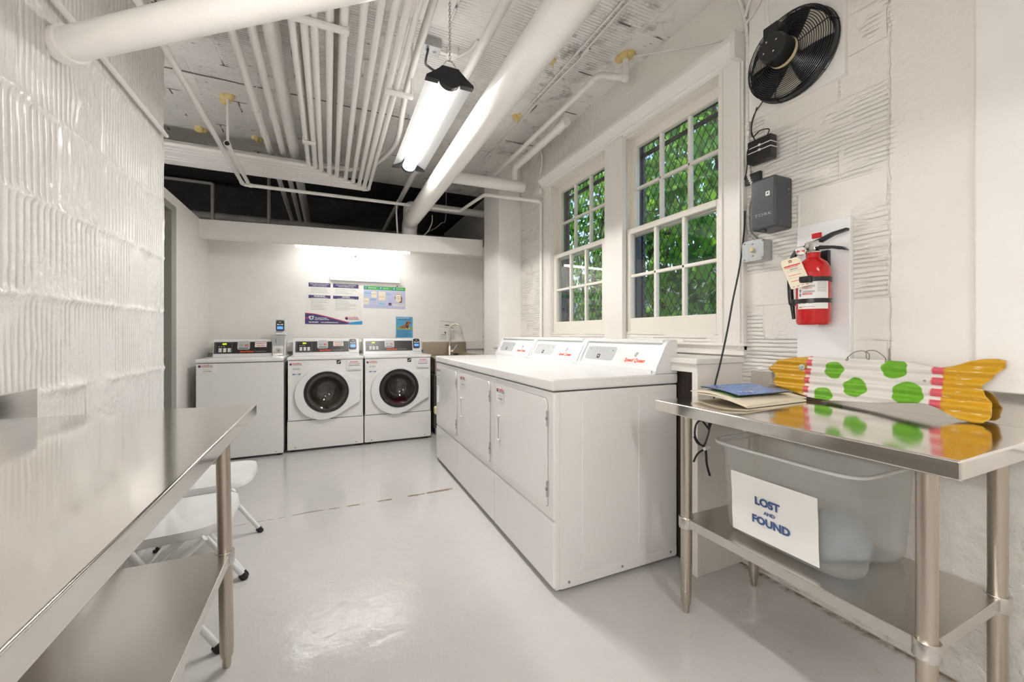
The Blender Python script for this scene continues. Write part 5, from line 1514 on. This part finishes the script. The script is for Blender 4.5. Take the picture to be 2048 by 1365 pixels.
for x, lab in ((-.465, 'left'), (-.365, 'right')):
    mb = MB(m_pipe); y = 3.40 if lab == 'right' else 3.36
    mb.lathe([(.024, -.010), (.030, -.010), (.030, .010), (.024, .010)], fr((x, y, 2.72), (1, 0, 0), (0, 0, 1)), 16)
    mb.tube([(x, y, 2.745), (x, y, ZC+.004)], .005, 8).box(x-.012, x+.012, y-.012, y+.012, 2.742, 2.765, .003).box(x-.02, x+.02, y-.02, y+.02, ZC-.008, ZC+.002, .002)
    tag(mb.build('pipe_hanger', base=True), 'white clamp hanger holding the %s one of the two slim pipes left of the bundle' % lab, 'hanger')
mb = MB(m_pipe)
d = Vector((.695, -.537, 0)).normalized(); a = Vector((-.852, 1.944, 2.136))
mb.tube([a, a+d*3.40], .052, 24)
mb.tube([a+d*.0, a+d*.05], .060, 24)
tag(mb.build('insulated_pipe', base=True), 'big white insulated pipe entering the left block wall and crossing overhead', 'pipe')
pipe('drain_pipe', 'white pipe with an elbow that drops below the bundle and runs right over the fascia', [(-.723, -2.79, 2.511), (-.723, 4.438, 2.511), (1.347, 4.40, 2.511), (1.41, 3.77, 2.511), (1.818, 3.345, 2.37), (1.818, 3.345, 1.02)], .0165, R_=.035, cols=(((-.723, 4.39, 2.511), (0, 1, 0), .03), ((-.665, 4.438, 2.511), (1, 0, 0), .03), ((1.818, 3.345, 2.33), (0, 0, 1), .03)))
mb = MB(m_pipe); mb.tube([(-.668, 3.50, 2.5), (-.668, 4.33, 2.5)], .0165, 14).tube([(-.668, 3.50, 2.5), (-.668, 3.53, 2.5)], .022, 14)
mb.use(m_black).lathe([(0, 0), (.012, 0)], fr((-.668, 3.4985, 2.5), (1, 0, 0), (0, 0, 1)), 12)
mb.use(m_pipe).tube([(-.682, 3.60, 2.51), (-.682, 3.60, ZC+.004)], .009, 10)
tag(mb.build('capped_pipe', base=True), 'short open-ended white pipe stub hung on a rod beside the elbow pipe', 'pipe')
pipe('wall_conduit', 'thin white conduit running high along the left block wall', [(-.848, -2.79, 2.263), (-.848, 2.93, 2.263)], .0115, n=10, cat='conduit')
pipe('water_pipe', 'white pipe passing right above the hanging lamp', [(.762, -2.79, 2.70), (.762, 6.95, 2.70)], .026, cols=(((.762, 3.95, 2.70), (0, 1, 0), .06),))
pipe('duct_pipe', 'largest white pipe, thick as a leg, crossing the ceiling beside the hanging lamp', [(.845, -2.79, 2.405), (.845, 4.72, 2.405), (.845, 4.72, 2.142)], .085, R_=.12, n=32)
pipe('heating_pipe', 'fat white cross pipe with a rounded end between the big pipe and the pier', [(.86, 3.60, 2.56), (1.735, 3.55, 2.56)], .052, n=22)
pipe('heating_pipe', 'white pipe behind the big pipe, its elbow dropping behind the fascia', [(1.855, 4.87, 2.660), (.845, 4.87, 2.660), (.845, 4.87, 2.142)], .046, R_=.07, n=18)
pipe('heating_pipe', 'white pipe along the ceiling over the windows ending at the fat cross pipe', [(1.645, 2.62, 2.74), (1.645, 3.56, 2.74), (1.645, 3.56, 2.60)], .033, R_=.06, n=18)
pipe('gas_pipe', 'slim white pipe over the windows with an elbow rising into yellow foam', [(1.541, 3.80, 2.75), (1.541, 2.08, 2.75), (1.715, 2.035, 2.75), (1.715, 2.035, 2.905)], .0195, R_=.03, cols=(((1.541, 2.14, 2.75), (0, 1, 0), .05), ((1.70, 2.04, 2.75), (1, 0, 0), .05)))
mb = MB(m_pipe); mb.tube(spline([(.452, -2.79, 2.70), (.452, 1.0, 2.70), (.452, 2.4, 2.70), (.47, 2.85, 2.70), (.50, 3.2, 2.70), (.505, 3.45, 2.70), (.47, 3.65, 2.70), (.41, 3.80, 2.68), (.33, 3.9, 2.655), (.2, 3.98, 2.643), (-.3, 4.02, 2.642), (-4.09, 4.05, 2.642)], 6), .020, 12)
tag(mb.build('conduit_pipe', base=True, smooth=60), 'white conduit curving left behind the hanging lamp, right of the bundle', 'conduit')
for (x, y0, y1, z, lab) in ((.035, -2.79, 3.93, 2.66, 'ribbed grey conduit lying between the fourth and fifth conduits of the bundle'), (-.13, -2.79, 3.9, 2.66, 'ribbed grey conduit lying above the two leftmost conduits of the bundle')):
    P, Rr = ribbed([(x, max(y0, 1.2), z), (x, y1, z)], .011, .012)
    tag(MB(m_flex).tube([(x, y0, z)]+P, [.011]+Rr, 7).build('flexible_conduit', base=True, smooth=70), lab, 'conduit')
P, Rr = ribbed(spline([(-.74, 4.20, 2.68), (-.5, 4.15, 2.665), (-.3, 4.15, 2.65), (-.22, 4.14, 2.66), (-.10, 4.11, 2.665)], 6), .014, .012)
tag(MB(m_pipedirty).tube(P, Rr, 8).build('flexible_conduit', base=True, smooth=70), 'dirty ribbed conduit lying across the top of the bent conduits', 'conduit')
for (x, lab) in ((1.42, 'left'), (1.45, 'right')):
    mb = MB(m_pipe); k = .02 if lab == 'right' else 0
    mb.tube(spline([(x, -2.79, 2.892), (x, 1.7, 2.892), (x+k, 2.1, 2.892), (x-.005, 2.65, 2.892), (x-.02+k, 3.4, 2.89), (x-.03, 3.86, 2.885)], 5), .006, 6)
    tag(mb.build('ceiling_cable', base=True), 'thin white cable stapled along the ceiling beside the big pipe, %s of two' % lab, 'cable')
pipe('riser_conduit', 'thin white conduit curving down the wall to the far window corner', spline([(1.84, 3.40, 2.885), (1.838, 3.36, 2.80), (1.838, 3.375, 2.70), (1.838, 3.42, 2.60), (1.838, 3.415, 2.50), (1.84, 3.40, 2.46)], 5), .009, R_=.001, n=10, cat='conduit')
mb = MB(m_pipe); mb.box(1.80, 1.862, 3.342, 3.425, 2.44, 2.50, .004).box(1.83, 1.862, 3.342, 3.385, 2.50, 2.56, .003)
tag(mb.build('thermostat_bracket', base=True), 'small white metal bracket beside the crown of the far window', 'bracket')
mb = MB(m_pipe)
mb.lathe([(.033, -.012), (.040, -.012), (.040, .012), (.033, .012)], fr((1.645, 2.75, 2.74), (1, 0, 0), (0, 0, 1)), 18)
mb.tube(spline([(1.645, 2.75, 2.775), (1.66, 2.74, 2.83), (1.69, 2.74, 2.85), (1.70, 2.74, 2.903)], 5), .007, 8)
tag(mb.build('pipe_hanger', base=True, smooth=60), 'curled white hanger holding the near end of the pipe over the windows', 'hanger')
# cables hanging over the fascia
for pts, lab, r_ in (([(.70, 4.64, 2.62), (.685, 4.62, 2.50), (.69, 4.62, 2.36), (.70, 4.64, 2.22), (.70, 4.75, 2.15)], 'white cable looping down behind the fascia left of the big pipe', .009),
                     ([(1.14, 4.85, 2.56), (1.12, 4.78, 2.45), (1.06, 4.74, 2.33), (.97, 4.74, 2.235), (.93, 4.78, 2.15)], 'white cable hanging in a curve right of the big pipe', .007),
                     ([(1.34, 4.945, 2.905), (1.33, 4.945, 2.56), (1.27, 4.93, 2.50), (1.2, 4.92, 2.43), (1.1, 4.92, 2.37), (1.02, 4.93, 2.30)], 'thin dark cable sagging in the unlit space near the pier', .005)):
    tag(MB(m_pipe if r_ > .006 else m_pipedirty).tube(spline(pts, 6), r_, 8).build('hanging_cable', base=True, smooth=60), lab, 'cable')
# pipes in the dark space
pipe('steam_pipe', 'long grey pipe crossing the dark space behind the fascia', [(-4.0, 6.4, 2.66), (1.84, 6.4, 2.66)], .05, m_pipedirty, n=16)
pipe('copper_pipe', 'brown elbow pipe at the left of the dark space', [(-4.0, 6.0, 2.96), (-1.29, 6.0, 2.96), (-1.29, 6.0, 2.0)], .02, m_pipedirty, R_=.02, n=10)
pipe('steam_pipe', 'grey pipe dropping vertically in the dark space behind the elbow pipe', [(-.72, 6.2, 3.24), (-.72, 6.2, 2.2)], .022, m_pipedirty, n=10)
# junction box, foam
jb = thing('junction_box', 'grey steel junction box on the ceiling above the hanging lamp', 'junction box', (.56, 2.43, 2.84))
mb = MB(m_galv); mb.box(-.06, .06, -.045, .045, .0, .062, .004); mb.build('case', jb)
mb = MB(m_midgrey)
for x in (-.02, .025): mb.lathe([(.0, -.001), (.010, -.001), (.011, .0)], Matrix.Translation((x, 0, 0)), 14)
mb.build('knockout', jb)
mb = MB(m_pipe); mb.tube(spline([(.62, 2.44, 2.862), (.70, 2.44, 2.855), (.74, 2.43, 2.86), (.80, 2.38, 2.885), (.82, 2.30, 2.895)], 5), .010, 10).box(.665, .73, 2.41, 2.47, 2.85, 2.902, .006)
tag(mb.build('box_conduit', base=True), 'short white conduit leaving the junction box above the lamp', 'conduit')
FOAM = [(-.698, 3.629, 'beside the rod of the pipe stub', .05), (-1.02, 4.30, 'farthest left on the ceiling', .045), (-.60, 4.27, 'above the dirty pipe ends', .04), (1.313, 2.275, 'nearest the big pipe', .03), (1.40, 2.994, 'along the ceiling cables', .035), (1.717, 2.035, 'at the slim window-side pipe elbow', .05), (-.50, 2.62, 'behind the insulated pipe', .04)]
for i, (x, y, lab, r_) in enumerate(FOAM):
    mb = MB(m_foam)
    r_ *= 1.35
    for k in range(3):
        ox, oy = (rr.uniform(-.6, .6)*r_, rr.uniform(-1, 1)*r_) if k else (0, 0); q = r_*(.75 if k else 1)*.62
        def ff(u, v):
            a = 2*PI*u/14; b = -PI/2+PI*v/8; n_ = 1+.3*noise.noise(Vector((math.cos(a)+i*3, math.sin(a)+k*2, b)))
            return Vector((x+ox+q*n_*math.cos(a)*math.cos(b), y+oy+q*n_*math.sin(a)*math.cos(b), ZC-.004+q*.8*n_*math.sin(b)))
        mb.grid(ff, 14, 8, close_u=True)
    mb.tube([(x+.01, y, ZC-.01), (x+.012, y, ZC-.055)], .003, 6)
    tag(mb.build('foam_blob', base=True, smooth=80), 'yellow expanding foam blob on the ceiling %s' % lab, 'foam', 'yellow foam blobs on the ceiling')

# hanging shop lights
def make_shop_light():
    r = thing('shop_light', '', 'ceiling light')
    L2 = .61
    mb = MB(m_wing)
    prof = [(-.124, -.006), (-.112, .004), (-.062, .030), (-.040, .058), (.040, .058), (.062, .030), (.112, .004), (.124, -.006)]
    mb.grid(lambda u, v: Vector((prof[u][0], -L2+2*L2*v/6, prof[u][1])), 7, 6)
    mb.build('reflector', r)
    mb = MB(m_lens)
    mb.prism([(.050*math.cos(PI+2*PI*i/28), .008+.040*math.sin(PI+2*PI*i/28)) for i in range(28)], -L2+.012, L2-.012, fr((0, 0, 0), (1, 0, 0), (0, 0, 1)))
    mb.build('lens', r, 60)
    ld = bpy.data.lights.new('tube_light', 'AREA'); ld.shape = 'RECTANGLE'; ld.size = .06; ld.size_y = 1.16; ld.energy = LAMP_W; ld.color = LAMP_COL
    lo = bpy.data.objects.new('tube_light', ld); COL.objects.link(lo); lo.parent = r; lo.location = (0, 0, -.034)
    for s_ in (-1, 1):
        mb = MB(m_black)
        cap = [(-.130, -.010), (-.128, .004), (-.09, .030), (-.06, .052), (-.045, .072), (.045, .072), (.06, .052), (.09, .030), (.128, .004), (.130, -.010), (.06, -.010)]+[(.056*math.cos(-PI*i/10), .010-.047*math.sin(PI*i/10)) for i in range(0, 11)]+[(-.06, -.010)]
        mb.prism(cap, s_*L2-.018, s_*L2+.018, fr((0, 0, 0), (1, 0, 0), (0, 0, 1)), .002)
        mb.build('end_cap', r)
        mb = MB(m_chrome)
        mb.tube([(.036*math.cos(t), s_*L2, .066+.050*math.sin(t)) for t in [PI*j/12 for j in range(13)]], .003, 6)
        mb.build('hanger_loop', r)
        mb = MB(m_galv)
        z = .112; k = 0
        while z < .425:
            ax = (1, 0) if k % 2 else (0, 1)
            pts = []
            for j in range(8):
                t = 2*PI*j/8
                pts.append((ax[0]*.0055*math.cos(t), s_*L2+ax[1]*.0055*math.cos(t), z+.009+.011*math.sin(t)))
            mb.tube(pts, .0015, 4, closed=True); z += .0155; k += 1
        mb.build('chain', r)
    mb = MB(m_box); mb.tube(spline([(-.07, -L2+.02, .05), (-.09, -L2+.1, .12), (-.075, -L2+.25, .24), (-.04, -L2+.33, .385)], 5), .007, 8); mb.build('lamp_cord', r)
    return r
sl = make_shop_light(); sl.location = (.588, 2.71, 2.468)
sl['label'] = 'lit shop light with black end caps hanging on chains above the floor'
s2 = dup(sl, (.60, -1.35, 2.468), 0, 'second lit shop light, unseen behind the camera at the near end')  # unseen lamp for brightness, its place following the table's shadow
for c in bpy.data.objects:
    if c.parent == s2 and c.type == 'LIGHT': c.data = c.data.copy(); c.data.energy = LAMP_W*.8
rl_ = thing('fill_tube', 'unseen tube light added on the block wall to brighten the room', 'fill light', (-.869, .15, 1.36))  # fill lamp added out of view to brighten room and ceiling
MB(m_reflector).box(0, .05, -.8, .8, -.035, .035, .004).build('housing', rl_)
MB(m_filltube).tube([(.075, -.78, 0), (.075, .78, 0)], .019, 14).build('lens', rl_)
for y in (-.79, .79): MB(m_reflector).box(.03, .10, y-.012, y+.012, -.028, .028, .004).build('end_cap', rl_)
rl_ = thing('fill_tube', 'unseen tube light added in the passage to brighten the ceiling', 'fill light', (-2.3, 2.96, 1.95))  # added fill lamp, hidden by the left wall, lifts the far-left ceiling
MB(m_reflector).box(-.75, .75, 0, .05, -.035, .035, .004).build('housing', rl_)
MB(m_filltube).tube([(-.73, .075, 0), (.73, .075, 0)], .019, 14).build('lens', rl_)
for x in (-.74, .74): MB(m_reflector).box(x-.012, x+.012, .03, .10, -.028, .028, .004).build('end_cap', rl_)
